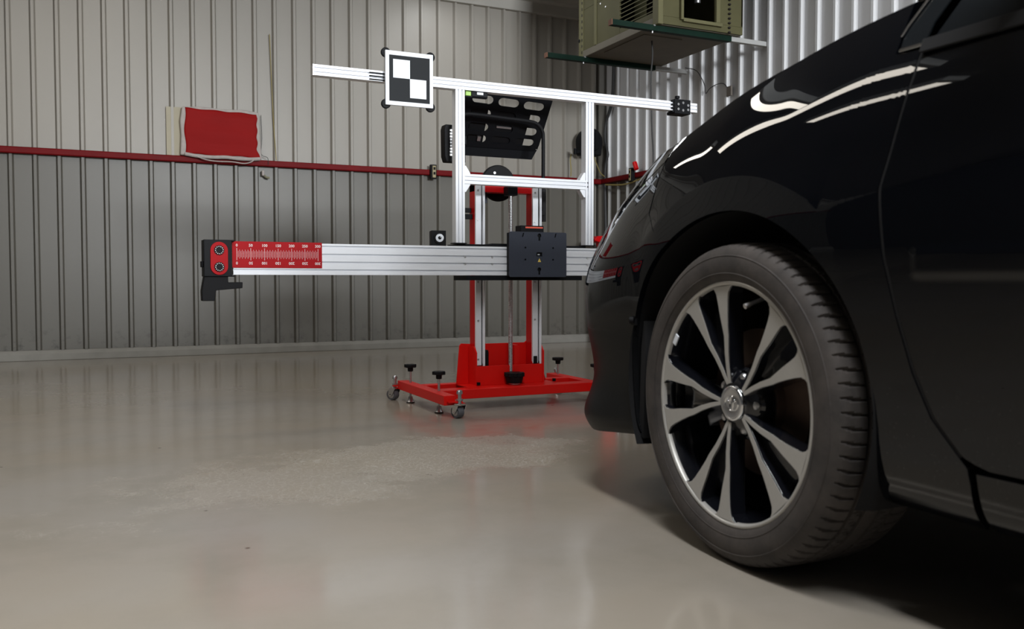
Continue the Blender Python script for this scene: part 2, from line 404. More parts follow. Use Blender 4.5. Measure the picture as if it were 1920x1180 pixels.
x = -0.523 - 0.1335 - SH * 5
while x < XR - 0.03:
    n = min(6, int((XR - x) / PITCHW))
    if n < 1: break
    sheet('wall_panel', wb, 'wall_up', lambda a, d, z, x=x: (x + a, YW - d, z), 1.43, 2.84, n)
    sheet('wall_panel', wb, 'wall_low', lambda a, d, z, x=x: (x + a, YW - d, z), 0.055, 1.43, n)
    x += SH
y = YW
while y > 1.0:
    n = 6
    sheet('wall_panel', wr, 'wall_rt', lambda a, d, z, y=y: (XR - d, y - a, z), 1.43, 2.95, n)
    sheet('wall_panel', wr, 'wall_low', lambda a, d, z, y=y: (XR - d, y - a, z), 0.055, 1.43, n)
    y -= SH
structure(obj('baseboard_back', G().xprism([(YW + 0.03, 0), (YW - 0.045, 0), (YW - 0.045, 0.045), (YW - 0.025, 0.07), (YW + 0.03, 0.07)], XL, XR), P('concrete_curb', (0.25, 0.24, 0.215), 0.8, noise=0.2, nscale=9, bump=0.3), bev=0.004))
structure(obj('baseboard_right', G().yprism([(XR + 0.03, 0), (XR - 0.045, 0), (XR - 0.045, 0.045), (XR - 0.025, 0.07), (XR + 0.03, 0.07)], YB, YW - 0.045), bpy.data.materials['concrete_curb'], bev=0.004))
# eave trim: stepped sheet metal angle
structure(obj('trim_1', G().xprism([(YW + 0.03, 2.835), (YW - 0.045, 2.835), (YW - 0.045, 2.925), (YW - 0.075, 2.93), (YW - 0.075, CEIL), (YW + 0.03, CEIL)], XL, XR), 'trim', bev=0.004))
structure(obj('trim_2', G().xprism([(YW - 0.075, 2.945), (YW - 0.20, 2.950), (YW - 0.20, CEIL), (YW - 0.075, CEIL)], XL, XR), 'trim', bev=0.003))
# red conduit rail round both walls
structure(obj('trim_3', G().box(XL, XR - 0.03, YW - 0.055, YW - 0.018, RZ0, RZ1), 'railred', bev=0.008))
structure(obj('trim_4', G().box(XR - 0.055, XR - 0.018, 0.8, YW - 0.056, RZ0, RZ1), 'railred', bev=0.008))
# corner flashing
structure(obj('trim_5', G().zprism([(XR, YW), (XR - 0.06, YW), (XR - 0.06, YW - 0.024), (XR - 0.024, YW - 0.06), (XR, YW - 0.06)], 0.07, 2.83), 'wall_low', bev=0.003))
# ceiling lamps, the added fill lamps among them
for i, (lx, ly, ll, lw, lp, ax, lc, wh_) in enumerate(LAMPS):
    t = thing('ceiling_lamp', '%s fluorescent ceiling lamp with white housing' % wh_, 'lamp', (lx, ly, CEIL), 'fluorescent lamps on the ceiling')
    hx, hy = (lw / 2 + 0.04, ll / 2 + 0.05) if ax == 'y' else (ll / 2 + 0.05, lw / 2 + 0.04)
    obj('lamp_housing', G().box(lx - hx, lx + hx, ly - hy, ly + hy, CEIL - 0.10, CEIL), 'lamp_body', t, bev=0.01)

# ------------------------------------------------------------------ calibration stand
CX = 1.65
st = thing('calibration_stand', 'red and silver wheeled vehicle calibration stand with tall mast and long horizontal beams', 'stand', (CX, 3.5, 0))
def slot_poly(a0, a1, b0, b1, ga, wa=0.0055, dp=0.009, back=True):
    """cross-section with slots cut in the side b=b0 (and b1) at fractions ga of the a extent"""
    L = a1 - a0; pts = [(a0, b0)]
    for f in ga:
        c = a0 + f * L; pts += [(c - wa / 2, b0), (c - wa / 2, b0 + dp), (c + wa / 2, b0 + dp), (c + wa / 2, b0)]
    pts += [(a1, b0), (a1, b1)]
    if back:
        for f in reversed(ga):
            c = a0 + f * L; pts += [(c + wa / 2, b1), (c + wa / 2, b1 - dp), (c - wa / 2, b1 - dp), (c - wa / 2, b1)]
    pts += [(a0, b1)]
    return pts
BX0, BX1, BZ0, BZ1, BY = 0.449, 2.851, 0.573, 0.693, 3.38
# main beam
g = G().prism(slot_poly(BZ0, BZ1, BY, BY + 0.045, (0.154, 0.404, 0.654, 0.91)), lambda a, b: (BX0, b, a), lambda a, b: (BX1, b, a))
beam = obj('main_beam', g, 'alu', st)
for sx in (1.37, 1.493, 1.807, 1.953):
    for sz in (0.648, 0.619):
        obj('screw', G().cyl((sx, BY - 0.002, sz), (sx, BY + 0.004, sz), 0.0045, n=10), 'zinc', beam)
# carriage plates above and below the beam
obj('carriage_plate', G().box(1.345, 1.955, 3.40, 3.52, BZ1 + 0.001, BZ1 + 0.010).box(1.52, 1.80, 3.44, 3.53, BZ1 + 0.010, BZ1 + 0.016), 'black', st, bev=0.001)
obj('carriage_plate', G().box(1.375, 1.925, 3.381, 3.52, BZ0 - 0.021, BZ0 - 0.001), 'black', st, bev=0.001)
obj('carriage_block', G().box(1.47, 1.83, 3.426, 3.52, BZ0, BZ1), 'black', st, bev=0.002)
# printed rulers
for side in (0, 1):
    x0 = 0.445 if side == 0 else 2.855 - 0.332
    yp = BY - 0.003
    sp = obj('scale_plate', G().box(x0, x0 + 0.332, yp, BY - 0.0003, 0.5985, 0.6965), 'redplate', st, bev=0.0006, label='red ruler plate with white marks from 0 to 300')
    g = G(); zc = 0.649; z0x = x0 + 0.0165; yt = yp - 0.0004
    for k in range(61):
        xx = z0x + k * 0.005; h = 0.0225 if k % 10 == 0 else (0.0165 if k % 2 == 0 else 0.0115); ww = 0.0006 if k % 10 == 0 else 0.0004
        g.box(xx - ww, xx + ww, yt, yp, zc - h, zc + h)
    for k in range(7):
        s = str(k * 50)
        text_geo(g, s, z0x + k * 0.05 - (0.0 if k < 6 else 0.001), zc + 0.0325, 0.0145, yt)
        text_geo(g, s, z0x + k * 0.05 - (0.0 if k < 6 else 0.001), zc - 0.0325, 0.0145, yt, flip=True)
    obj('scale_marking', g, 'print_white', sp, smooth=0)
# end brackets with red dial plates
def end_bracket(m):
    f = (lambda x: x) if m == 0 else (lambda x: 2 * CX - x)
    def bx(g, x0, x1, *r): a, b = sorted((f(x0), f(x1))); return g.box(a, b, *r)
    g = bx(G(), 0.343, 0.440, 3.352, 3.43, 0.566, 0.700)
    bx(g, 0.41, 0.452, 3.358, 3.425, 0.694, 0.700); bx(g, 0.41, 0.452, 3.358, 3.425, 0.5655, 0.571)
    bx(g, 0.336, 0.343, 3.372, 3.41, 0.60, 0.622)
    eb = obj('end_bracket', g, 'black', st, bev=0.002)
    poly = [(0.345, 0.567), (0.428, 0.567), (0.428, 0.545), (0.479, 0.5455), (0.478, 0.5235), (0.385, 0.5155), (0.380, 0.477), (0.337, 0.477), (0.336, 0.515)]
    poly = [(f(a), b) for a, b in poly]
    obj('lower_hook', G().yprism(poly, 3.36, 3.415), 'black_plastic', eb, bev=0.002)
    cx = f(0.396)
    obj('dial_plate', G().yprism(rounded(cx, 0.632, 0.0305, 0.060, 0.0304, 10), 3.347, 3.3525), 'redplate', eb, bev=0.001, label='red rounded dial plate')
    for cz in (0.662, 0.601):
        d = G().lathe([(0, 0.0), (0, 0.0165), (0.004, 0.0165), (0.004, 0.0)], (cx, 3.347, cz), (0, -1, 0), 24)
        for k in range(12):
            t = k * PI / 6 + 0.1; d.cyl((cx + 0.0145 * math.cos(t), 3.3435, cz + 0.0145 * math.sin(t)), (cx + 0.0145 * math.cos(t), 3.3465, cz + 0.0145 * math.sin(t)), 0.0040, n=6)
        dk = obj('dial', d, 'black', eb)
        dots = G()
        for k in range(12):
            t = k * PI / 6 + 0.1; px, pz = cx + 0.0132 * math.cos(t), cz + 0.0132 * math.sin(t)
            dots.box(px - 0.0014, px + 0.0014, 3.3424, 3.3431, pz - 0.0014, pz + 0.0014)
        obj('dial_mark', dots, 'print_white', eb, smooth=0)
end_bracket(0); end_bracket(1)
# uprights, upper frame
def upright(xc):
    x0, x1 = xc - 0.02, xc + 0.02
    pol = slot_poly(x0, x1, 3.385, 3.425, (0.3, 0.7), 0.0045, 0.008)
    o = obj('frame_upright', G().prism(pol, lambda a, b: (a, b, BZ1 + 0.0105), lambda a, b: (a, b, 1.334)), 'alu', st)
    return o
upright(1.352); upright(1.965)
obj('upright_foot', G().box(1.325, 1.380, 3.383, 3.43, BZ1 + 0.010, BZ1 + 0.014), 'black', st)
obj('upright_foot', G().box(1.938, 1.992, 3.383, 3.43, BZ1 + 0.010, BZ1 + 0.014), 'black', st)
obj('frame_crossbar', G().prism(slot_poly(0.951, 0.991, 3.385, 3.425, (0.33, 0.72), 0.004, 0.007), lambda a, b: (1.372, b, a), lambda a, b: (1.945, b, a)), 'alu', st)
for xc, d in ((1.372, 1), (1.945, -1)):
    for zc, e in ((0.991, 1), (0.951, -1)):
        pol = [(xc, zc), (xc + d * 0.026, zc), (xc + d * 0.026, zc + e * 0.005), (xc + d * 0.007, zc + e * 0.034), (xc, zc + e * 0.034)]
        cb = obj('corner_bracket', G().yprism(pol, 3.389, 3.421), 'alu', st, bev=0.001)
for sz in (0.981, 0.963):
    obj('screw', G().cyl((1.955, 3.384, sz), (1.955, 3.387, sz), 0.003, n=10), 'black', st)
TZ0, TZ1, TX0, TX1 = 1.334, 1.375, 0.752, 2.538
tb = obj('top_beam', G().prism(slot_poly(TZ0, TZ1, 3.382, 3.422, (0.30, 0.70), 0.0045, 0.008), lambda a, b: (TX0, b, a), lambda a, b: (TX1, b, a)), 'alu', st)
obj('end_cap', G().box(TX0 - 0.003, TX0, 3.383, 3.421, TZ0, TZ1), 'zinc', tb)
obj('end_cap', G().box(TX1, TX1 + 0.003, 3.383, 3.421, TZ0, TZ1), 'zinc', tb)
# mast
for xc in (1.489, 1.767):
    po = obj('mast_post', G().box(xc, xc + 0.042, 3.562, 3.618, 0.085, 0.972), 'red', st, bev=0.001)
    rl = obj('linear_rail', G().box(xc + 0.0005, xc + 0.027, 3.550, 3.5615, 0.178, 0.965).box(xc + 0.0275, xc + 0.043, 3.553, 3.5615, 0.178, 0.965), 'alu', st, bev=0.0008)
    obj('guide_rod', G().cyl((xc + 0.037, 3.546, 0.165), (xc + 0.037, 3.546, 0.965), 0.0055, n=16), 'alu', st)
    obj('rail_gap', G().box(xc + 0.0268, xc + 0.030, 3.5495, 3.553, 0.178, 0.965), 'black', st)
    for sz in (0.205, 0.375, 0.545, 0.815, 0.945):
        obj('screw', G().cyl((xc + 0.011, 3.547, sz), (xc + 0.011, 3.551, sz), 0.0042, n=10), 'zinc', rl)
obj('mast_head', G().box(1.489, 1.809, 3.562, 3.618, 0.940, 0.972), 'red', st, bev=0.001)
obj('bearing_block', G().box(1.628, 1.676, 3.515, 3.562, 0.925, 0.965), 'black', st, bev=0.002)
obj('lead_screw', G().cyl((1.652, 3.54, 0.14), (1.652, 3.54, 0.93), 0.009, n=20), 'zinc', st)
g = G()
for k in range(110):
    z = 0.15 + k * 0.007; g.lathe([(0, 0.0092), (0.0018, 0.0103), (0.0036, 0.0092)], (1.652, 3.54, z), (0, 0, 1), 14)
sc_ = obj('screw_thread', g, 'zinc', st); sc_['kind'] = 'stuff'
# height crank disc at the mast top
g = G().lathe([(0, 0), (0, 0.078), (0.006, 0.082), (0.018, 0.082), (0.022, 0.078), (0.022, 0)], (1.640, 3.66, 0.990), (0, -1, 0), 48)
hw = obj('crank_disc', g, 'black_plastic', st)
obj('hub', G().lathe([(0, 0.034), (0.012, 0.030), (0.014, 0)], (1.640, 3.638, 0.990), (0, -1, 0), 28), 'black', hw)
obj('bolt', G().cyl((1.618, 3.640, 1.035), (1.618, 3.634, 1.035), 0.006, n=12), 'zinc', hw)
obj('crank_arm', G().prism([(1.628, 1.020), (1.634, 1.023), (1.655, 1.0), (1.648, 0.998)], lambda a, b: (a, 3.634, b), lambda a, b: (a, 3.640, b)), 'yellow', hw)
obj('disc_shaft', G().cyl((1.640, 3.617, 0.965), (1.640, 3.66, 0.985), 0.012, n=16), 'zinc', st)
obj('angle_plate', G().box(1.536, 1.566, 3.60, 3.606, 0.895, 0.965).box(1.560, 1.566, 3.606, 3.63, 0.895, 0.965), 'graphite', st, bev=0.001)
obj('mast_hook', G().box(1.404, 1.489, 3.585, 3.60, 0.820, 0.842).box(1.404, 1.412, 3.56, 3.60, 0.820, 0.842), 'black', st, bev=0.001)
# mast foot: boxed plinth with trapezoid sides
pz = 0.092
g = G().yprism([(1.425, pz), (1.870, pz), (1.818, 0.268), (1.806, 0.285), (1.782, 0.285), (1.76, 0.268), (1.50, 0.268), (1.448, 0.272), (1.440, 0.262)], 3.62, 3.626)
foot = obj('mast_foot', g, 'red_base', st, bev=0.001)
for xs in (1.484, 1.812):
    g = G().xprism([(3.53, pz), (3.62, pz), (3.62, 0.262), (3.557, 0.262), (3.53, 0.235)], xs - 0.003, xs + 0.003)
    obj('gusset_plate', g, 'red_base', foot)
obj('front_panel', G().box(1.484, 1.812, 3.534, 3.538, pz, 0.176).box(1.484, 1.812, 3.538, 3.62, pz, pz + 0.004), 'red_base', foot, bev=0.001)
obj('side_panel', G().box(1.484, 1.533, 3.553, 3.557, 0.176, 0.185), 'red_base', foot)
obj('side_panel', G().box(1.765, 1.812, 3.553, 3.557, 0.176, 0.185), 'red_base', foot)
obj('inner_panel', G().box(1.680, 1.700, 3.56, 3.62, 0.17, 0.262), 'red_base', foot)
obj('cable_plug', G().box(1.535, 1.548, 3.545, 3.60, 0.165, 0.245).box(1.545, 1.556, 3.56, 3.60, 0.155, 0.236), 'black_plastic', st, bev=0.003)
obj('cable_plug', G().box(1.771, 1.790, 3.546, 3.553, 0.175, 0.210), 'black_plastic', st, bev=0.003)
for bx_ in (1.487, 1.858):
    obj('bolt', G().cyl((bx_, 3.515, 0.096), (bx_, 3.515, 0.108), 0.008, n=12), 'black', st)
# big star knob under the lead screw
def star_knob(g, cx, cy, z0, R, h, lobes=8):
    n = 96; poly = []
    for i in range(n):
        t = 2 * PI * i / n; r = R * (0.92 + 0.08 * math.cos(lobes * t)); poly.append((cx + r * math.cos(t), cy + r * math.sin(t)))
    g.zprism(poly, z0, z0 + h); return g
g = star_knob(G(), 1.652, 3.50, 0.128, 0.046, 0.018, 10).cyl((1.652, 3.50, 0.100), (1.652, 3.50, 0.128), 0.034, 0.040, n=28)
obj('screw_knob', g, 'black_plastic', st, bev=0.002)
obj('knob_collar', G().cyl((1.652, 3.50, 0.094), (1.652, 3.50, 0.1), 0.026, n=28), 'zinc', st)
# base frame
cbm = obj('base_beam', G().xprism([(3.425, 0.052), (3.500, 0.052), (3.500, 0.092), (3.425, 0.092)], 1.285, 2.005), 'red_base', st, bev=0.002)
obj('base_beam', G().box(1.285, 2.005, 3.64, 3.69, 0.052, 0.092), 'red_base', st, bev=0.002)
obj('base_plate', G().box(1.43, 1.86, 3.50, 3.64, 0.086, 0.092), 'red_base', st, bev=0.001)
for xr in (1.235, 2.005):
    obj('base_rail', G().box(xr, xr + 0.05, 3.275, 3.875, 0.052, 0.0915), 'red_base', st, bev=0.002)
# casters: front and rear of each rail
def caster(x, y, ang):
    c = bpy.data.objects.new('caster', None); C.collection.objects.link(c); c.parent = st; c.empty_display_size = 0.02
    c.location = Vector((x, y, 0)) - Vector(st.location); c.rotation_euler = (0, 0, ang)
    return c
def caster_parts(c):
    R = 0.025
    w_ = obj('wheel', G().lathe([(-0.009, 0.0), (-0.009, 0.018), (-0.0095, R - 0.002), (-0.006, R), (0.006, R), (0.0095, R - 0.002), (0.009, 0.018), (0.009, 0)], (0, 0.012, R), (1, 0, 0), 40), 'wheelgrey', c, local=True)
    obj('wheel_hub', G().lathe([(-0.0105, 0.0), (-0.0105, 0.012), (-0.009, 0.016), (0.009, 0.016), (0.0105, 0.012), (0.0105, 0)], (0, 0.012, R), (1, 0, 0), 28), 'zinc', c, local=True)
    g = G()
    for sx in (-1, 1):
        g.prism([(-0.014, 0.054), (0.016, 0.054), (0.020, 0.030), (0.016, 0.018), (0.008, 0.018), (-0.006, 0.034)], lambda a, b: (sx * 0.013, a, b), lambda a, b: (sx * 0.0145, a, b))
    g.box(-0.0145, 0.0145, -0.014, 0.016, 0.053, 0.0555).cyl((0, 0, 0.0555), (0, 0, 0.061), 0.017, n=24).cyl((-0.017, 0.012, R), (0.017, 0.012, R), 0.0035, n=12)
    obj('fork', g, 'chrome', c, local=True)
    obj('stem', G().cyl((0, 0, 0.061), (0, 0, 0.098), 0.0055, n=14).cyl((0, 0, 0.071), (0, 0, 0.078), 0.010, n=6).lathe([(0, 0.009), (0.008, 0.009), (0.014, 0.007), (0.018, 0.0)], (0, 0, 0.098), (0, 0, 1), 20), 'zinc', c, local=True)
c0 = caster(1.296, 3.258, 0.25); caster_parts(c0); c0.scale = (1.5, 1.15, 1)
for x_, y_, a_ in ((1.226, 3.885, 0.5), (2.040, 3.258, -0.4), (2.062, 3.885, 0.9)):
    c1 = c0.copy(); C.collection.objects.link(c1); c1.location = Vector((x_, y_, 0)) - Vector(st.location); c1.rotation_euler = (0, 0, a_)
    c1.scale = (1.5, 1.15, 1)
    for ch in list(c0.children):
        d = ch.copy(); C.collection.objects.link(d); d.parent = c1
for x_, y_ in ((1.296, 3.258), (1.226, 3.885), (2.040, 3.258), (2.062, 3.885)):
    xa = 1.26 if x_ < 1.6 else 2.03
    obj('caster_bracket', G().box(min(x_, xa) - 0.012, max(x_, xa) + 0.012, min(y_, 3.275 if y_ < 3.5 else 3.875) - 0.004, max(y_, 3.275 if y_ < 3.5 else 3.875) + 0.004, 0.064, 0.070), 'red_base', st)
# levelling feet
lf = bpy.data.objects.new('levelling_foot', None); C.collection.objects.link(lf); lf.parent = st; lf.location = Vector((1.262, 3.77, 0)) - Vector(st.location); lf.empty_display_size = 0.02
obj('foot_knob', star_knob(G(), 0, 0, 0.160, 0.028, 0.014, 7).cyl((0, 0, 0.142), (0, 0, 0.160), 0.012, 0.013, n=16), 'black_plastic', lf, bev=0.002, local=True)
obj('threaded_rod', G().cyl((0, 0, 0.016), (0, 0, 0.142), 0.005, n=14), 'zinc', lf, local=True)
obj('foot_pad', G().lathe([(0, 0), (0, 0.017), (0.003, 0.018), (0.010, 0.013), (0.016, 0.011), (0.026, 0.009), (0.026, 0)], (0, 0, 0.003), (0, 0, 1), 24), 'zinc', lf, local=True)
obj('pad_sole', G().cyl((0, 0, 0), (0, 0, 0.0035), 0.0185, n=24), 'rubber', lf, local=True)
for x_, y_ in ((1.272, 3.43), (2.03, 3.80), (2.03, 3.43)):
    c1 = lf.copy(); C.collection.objects.link(c1); c1.location = Vector((x_, y_, 0)) - Vector(st.location); c1.rotation_euler = (0, 0, x_ * 3)
    for ch in list(lf.children):
        d = ch.copy(); C.collection.objects.link(d); d.parent = c1
# device tray: bent plate with four rows of rounded slots
def tray_plate(name, quad, rows, us, y_th, mat, parent):
    """quad: world TL, TR, BR, BL; slots given in unit space; built as a grid of strips with real holes by boolean-free slabs"""
    TL, TR, BR, BL = [Vector(q) for q in quad]
    W = (TR - TL).length; H = (BL - TL).length
    ex = (TR - TL).normalized(); n = ex.cross(BL - TL).normalized(); ez = ex.cross(n).normalized()
    def pt(u, v, d): 
        a = TL.lerp(TR, u); b = BL.lerp(BR, u); p = a.lerp(b, v); return p + n * d
    import bmesh
    bm = bmesh.new()
    def loop(pts): 
        vs = [bm.verts.new((u, v, 0)) for u, v in pts]
        return [bm.edges.new((vs[i], vs[(i + 1) % len(vs)])) for i in range(len(vs))]
    edges = loop([(0.02, 0), (0.98, 0), (1, 0.03), (1, 0.90), (0.96, 1), (0.04, 1), (0, 0.9), (0, 0.03)])
    for (v0, v1) in rows:
        for (u0, u1) in us:
            hv = (v1 - v0) / 2; hu = hv * H / W; c = []
            for i in range(9):
                t = -PI / 2 + PI * i / 8; c.append((u1 - hu + hu * math.cos(t), (v0 + v1) / 2 + hv * math.sin(t)))
            for i in range(9):
                t = PI / 2 + PI * i / 8; c.append((u0 + hu + hu * math.cos(t), (v0 + v1) / 2 + hv * math.sin(t)))
            edges += loop(c)
    bmesh.ops.triangle_fill(bm, use_beauty=True, use_dissolve=False, edges=edges)
    bm.verts.ensure_lookup_table()
    vs = [tuple(v.co) for v in bm.verts]; idx = {v: i for i, v in enumerate(bm.verts)}
    fs = [tuple(idx[v] for v in f.verts) for f in bm.faces]; bed = [tuple(idx[v] for v in e.verts) for e in bm.edges if len(e.link_faces) == 1]
    bm.free(); N = len(vs); g = G()
    g.add([pt(u, v, 0) for u, v, _ in vs] + [pt(u, v, y_th) for u, v, _ in vs], fs + [tuple(i + N for i in reversed(f)) for f in fs] + [(a, b, b + N, a + N) for a, b in bed])
    return obj(name, g, mat, parent, smooth=0)
TL, TR, BR, BL = (1.462, 3.58, 1.395), (1.885, 3.58, 1.375), (1.905, 3.78, 1.168), (1.500, 3.78, 1.168)
tray = tray_plate('device_tray', (TL, TR, BR, BL), ((0.10, 0.24), (0.33, 0.48), (0.57, 0.71), (0.78, 0.91)), ((0.08, 0.32), (0.38, 0.62), (0.68, 0.92)), 0.003, 'black', st)
g = G()
dn = Vector((0, 0.72, 0.68)).normalized()
def skew_box(g, u0, u1, v0, v1, d0, d1):
    def pt(u, v, d): return Vector(TL).lerp(Vector(TR), u).lerp(Vector(BL).lerp(Vector(BR), u), v) + dn * d
    vs = [pt(u, v, d) for u in (u0, u1) for v in (v0, v1) for d in (d0, d1)]
    return g.add(vs, [(0, 1, 3, 2), (4, 6, 7, 5), (0, 4, 5, 1), (2, 3, 7, 6), (0, 2, 6, 4), (1, 5, 7, 3)])
skew_box(g, 0.985, 1.0, 0.02, 0.97, 0.003, 0.045); skew_box(g, 0.0, 0.015, 0.02, 0.97, 0.003, 0.045); skew_box(g, 0.02, 0.98, 0.985, 1.0, 0.003, 0.03)
obj('tray_flange', g, 'black', tray)
g = G(); skew_box(g, 0.10, 0.30, 0.30, 0.95, 0.012, 0.04); skew_box(g, 0.36, 0.80, 0.34, 0.93, 0.006, 0.035)
obj('tray_bracket', g, 'black_plastic', tray, bev=0.004)
g = G(); skew_box(g, 0.42, 0.60, 0.60, 0.63, 0.001, 0.006); skew_box(g, 0.22, 0.26, 0.82, 0.90, 0.004, 0.012)
obj('tray_clip', g, 'zinc', tray)
obj('tray_skirt', G().add([(1.500, 3.782, 1.175), (1.905, 3.782, 1.175), (1.885, 3.80, 1.130), (1.480, 3.80, 1.130), (1.500, 3.786, 1.175), (1.905, 3.786, 1.175), (1.885, 3.804, 1.130), (1.480, 3.804, 1.130)], [(0, 1, 2, 3), (7, 6, 5, 4), (0, 4, 5, 1), (2, 6, 7, 3), (1, 5, 6, 2), (0, 3, 7, 4)]), 'black', tray)
hp = [(1.43, 3.62, 0.86), (1.43, 3.62, 1.20), (1.434, 3.62, 1.245), (1.462, 3.62, 1.278), (1.51, 3.62, 1.285), (1.65, 3.62, 1.280), (1.785, 3.62, 1.274), (1.828, 3.62, 1.262), (1.850, 3.62, 1.235), (1.855, 3.62, 1.19), (1.855, 3.62, 1.0), (1.855, 3.62, 0.84)]
obj('tray_handle', G().tube(curve_pts(hp, 6), 0.0085, 14), 'black_plastic', st)
obj('handle_grip', G().cyl((1.855, 3.62, 0.822), (1.855, 3.62, 0.97), 0.0135, n=20).box(1.80, 1.855, 3.60, 3.612, 0.85, 0.87), 'rubber', st)
obj('handle_grip', G().cyl((1.43, 3.62, 0.84), (1.43, 3.62, 0.97), 0.0135, n=20).box(1.43, 1.50, 3.60, 3.612, 0.85, 0.87), 'rubber', st)
# side box on the mast, seen left of the upright
bxo = obj('side_box', G().yprism([(1.400, 1.105), (1.408, 1.08), (1.50, 1.08), (1.50, 1.245), (1.404, 1.245), (1.398, 1.225)], 3.69, 3.74).box(1.44, 1.48, 3.628, 3.69, 1.15, 1.19), 'black_plastic', st, bev=0.003, label='black box with a pale grille')
g = G()
for k in range(9): g.box(1.423, 1.49, 3.688, 3.6905, 1.107 + k * 0.0135, 1.107 + k * 0.0135 + 0.009)
obj('grille', g, 'zinc', bxo, smooth=0)

# ------------------------------------------------------------------ things carried by the stand
tb_ = thing('target_board', 'square white framed target board with black and white checker', 'target board', (1.126, 3.36, 1.348))
bx0, bx1, bz0, bz1 = 1.027, 1.224, 1.241, 1.453
obj('backing_board', G().box(bx0, bx1, 3.355, 3.367, bz0, bz1), 'white', tb_, bev=0.0015)
W_, H_ = bx1 - bx0, bz1 - bz0
obj('black_field', G().box(bx0 + 0.074 * W_, bx1 - 0.074 * W_, 3.3542, 3.355, bz0 + 0.074 * H_, bz1 - 0.08 * H_), 'board_black', tb_, smooth=0)
obj('white_square', G().box(bx0 + 0.155 * W_, bx0 + 0.505 * W_, 3.3536, 3.3542, bz0 + 0.505 * H_, bz1 - 0.155 * H_), 'white', tb_, smooth=0)
obj('white_square', G().box(bx0 + 0.505 * W_, bx0 + 0.85 * W_, 3.3536, 3.3542, bz0 + 0.155 * H_, bz0 + 0.505 * H_), 'white', tb_, smooth=0)
for cx_, cz_ in ((bx0 + 0.006, bz1 - 0.006), (bx1 - 0.006, bz1 - 0.006), (bx0 + 0.006, bz0 + 0.006), (bx1 - 0.006, bz0 + 0.006)):
    obj('corner_bumper', G().lathe([(0, 0), (0, 0.017), (0.003, 0.020), (0.012, 0.020), (0.015, 0.017), (0.015, 0)], (cx_, 3.376, cz_), (0, -1, 0), 28) if False else
        G().lathe([(0, 0), (0, 0.017), (0.003, 0.019), (0.011, 0.019), (0.013, 0.016), (0.013, 0)], (cx_, 3.3805, cz_), (0, -1, 0), 28), 'black_plastic', tb_)
obj('board_clamp', G().box(1.04, 1.21, 3.367, 3.3815, 1.328, 1.381).box(0.968, 1.04, 3.374, 3.3815, 1.337, 1.3405).box(0.968, 1.04, 3.374, 3.3815, 1.350, 1.3535).box(0.968, 1.04, 3.374, 3.3815, 1.3625, 1.366), 'black', tb_, bev=0.001)

ls = thing('laser_module', 'small black cube laser with round silver lens on the beam left of the mast', 'laser', (1.26, 3.41, BZ1))
Rz = Matrix.Translation((1.262, 3.412, 0)) @ Matrix.Rotation(math.radians(-12), 4, 'Z')
obj('case', G().box(-0.030, 0.030, -0.030, 0.030, BZ1, BZ1 + 0.062, Rz), 'black', ls, bev=0.0015)
def loc(p): return tuple(Rz @ Vector(p))
dv = Rz.to_3x3() @ Vector((0, -1, 0))
obj('lens_bezel', G().lathe([(0, 0.024), (0.005, 0.024), (0.005, 0.018), (0.001, 0.018)], loc((0.004, -0.030, BZ1 + 0.032)), dv, 36), 'black_plastic', ls)
obj('lens_ring', G().lathe([(0, 0.0165), (0.003, 0.0165), (0.004, 0.007), (0, 0.007)], loc((0.004, -0.030, BZ1 + 0.032)), dv, 36), 'white', ls)
obj('lens', G().lathe([(0, 0.0068), (0.002, 0.006), (0.003, 0)], loc((0.004, -0.030, BZ1 + 0.032)), dv, 24), 'tint', ls)

rp = thing('mounting_plate', 'dark grey square plate with keyhole slots mounted on the beam centre', 'plate', (1.69, 3.36, 0.66))
# plate with holes cut as recesses: build front sheet by triangle fill
def holed_plate(x0, x1, z0, z1, y0, y1, holes, r=0.008):
    import bmesh
    bm = bmesh.new()
    def loop(pts):
        vs = [bm.verts.new((a, 0, b)) for a, b in pts]
        return [bm.edges.new((vs[i], vs[(i + 1) % len(vs)])) for i in range(len(vs))]
    ed = loop(rounded((x0 + x1) / 2, (z0 + z1) / 2, (x1 - x0) / 2, (z1 - z0) / 2, r))
    for h in holes: ed += loop(h)
    bmesh.ops.triangle_fill(bm, use_beauty=True, use_dissolve=False, edges=ed)
    idx = {v: i for i, v in enumerate(bm.verts)}; vs = [tuple(v.co) for v in bm.verts]
    fs = [tuple(idx[v] for v in f.verts) for f in bm.faces]; be = [tuple(idx[v] for v in e.verts) for e in bm.edges if len(e.link_faces) == 1]
    bm.free(); N = len(vs)
    return G().add([(a, y0, c) for a, _, c in vs] + [(a, y1, c) for a, _, c in vs], fs + [tuple(i + N for i in reversed(f)) for f in fs] + [(a, b, b + N, a + N) for a, b in be])
def keyhole(cx, cz, up=1, s=1.0):
    pts = []
    for i in range(15):
        t = math.radians(-60 + 300 * i / 14); pts.append((cx + 0.009 * s * math.cos(t), cz + up * 0.009 * s * math.sin(t)))
    pts += [(cx - 0.0042 * s, cz - up * 0.022 * s), (cx + 0.0042 * s, cz - up * 0.022 * s)]
    return pts
def circ(cx, cz, r, n=12): return [(cx + r * math.cos(2 * PI * i / n), cz + r * math.sin(2 * PI * i / n)) for i in range(n)]
px0, px1, pz0, pz1 = 1.556, 1.828, 0.566, 0.757
pcx = 1.697
holes = [keyhole(pcx, 0.742), keyhole(pcx, 0.598)]
for hx in (-0.066, 0.066):
    for hz in (0.690, 0.640): holes.append(circ(pcx + hx, hz, 0.0042))
    s_ = -1 if hx < 0 else 1
    holes.append([(pcx + hx * 1.17, 0.7525), (pcx + hx * 1.17 + 0.006, 0.7525), (pcx + hx * 1.17 + 0.001, 0.735), (pcx + hx * 1.17 - 0.005, 0.735)])
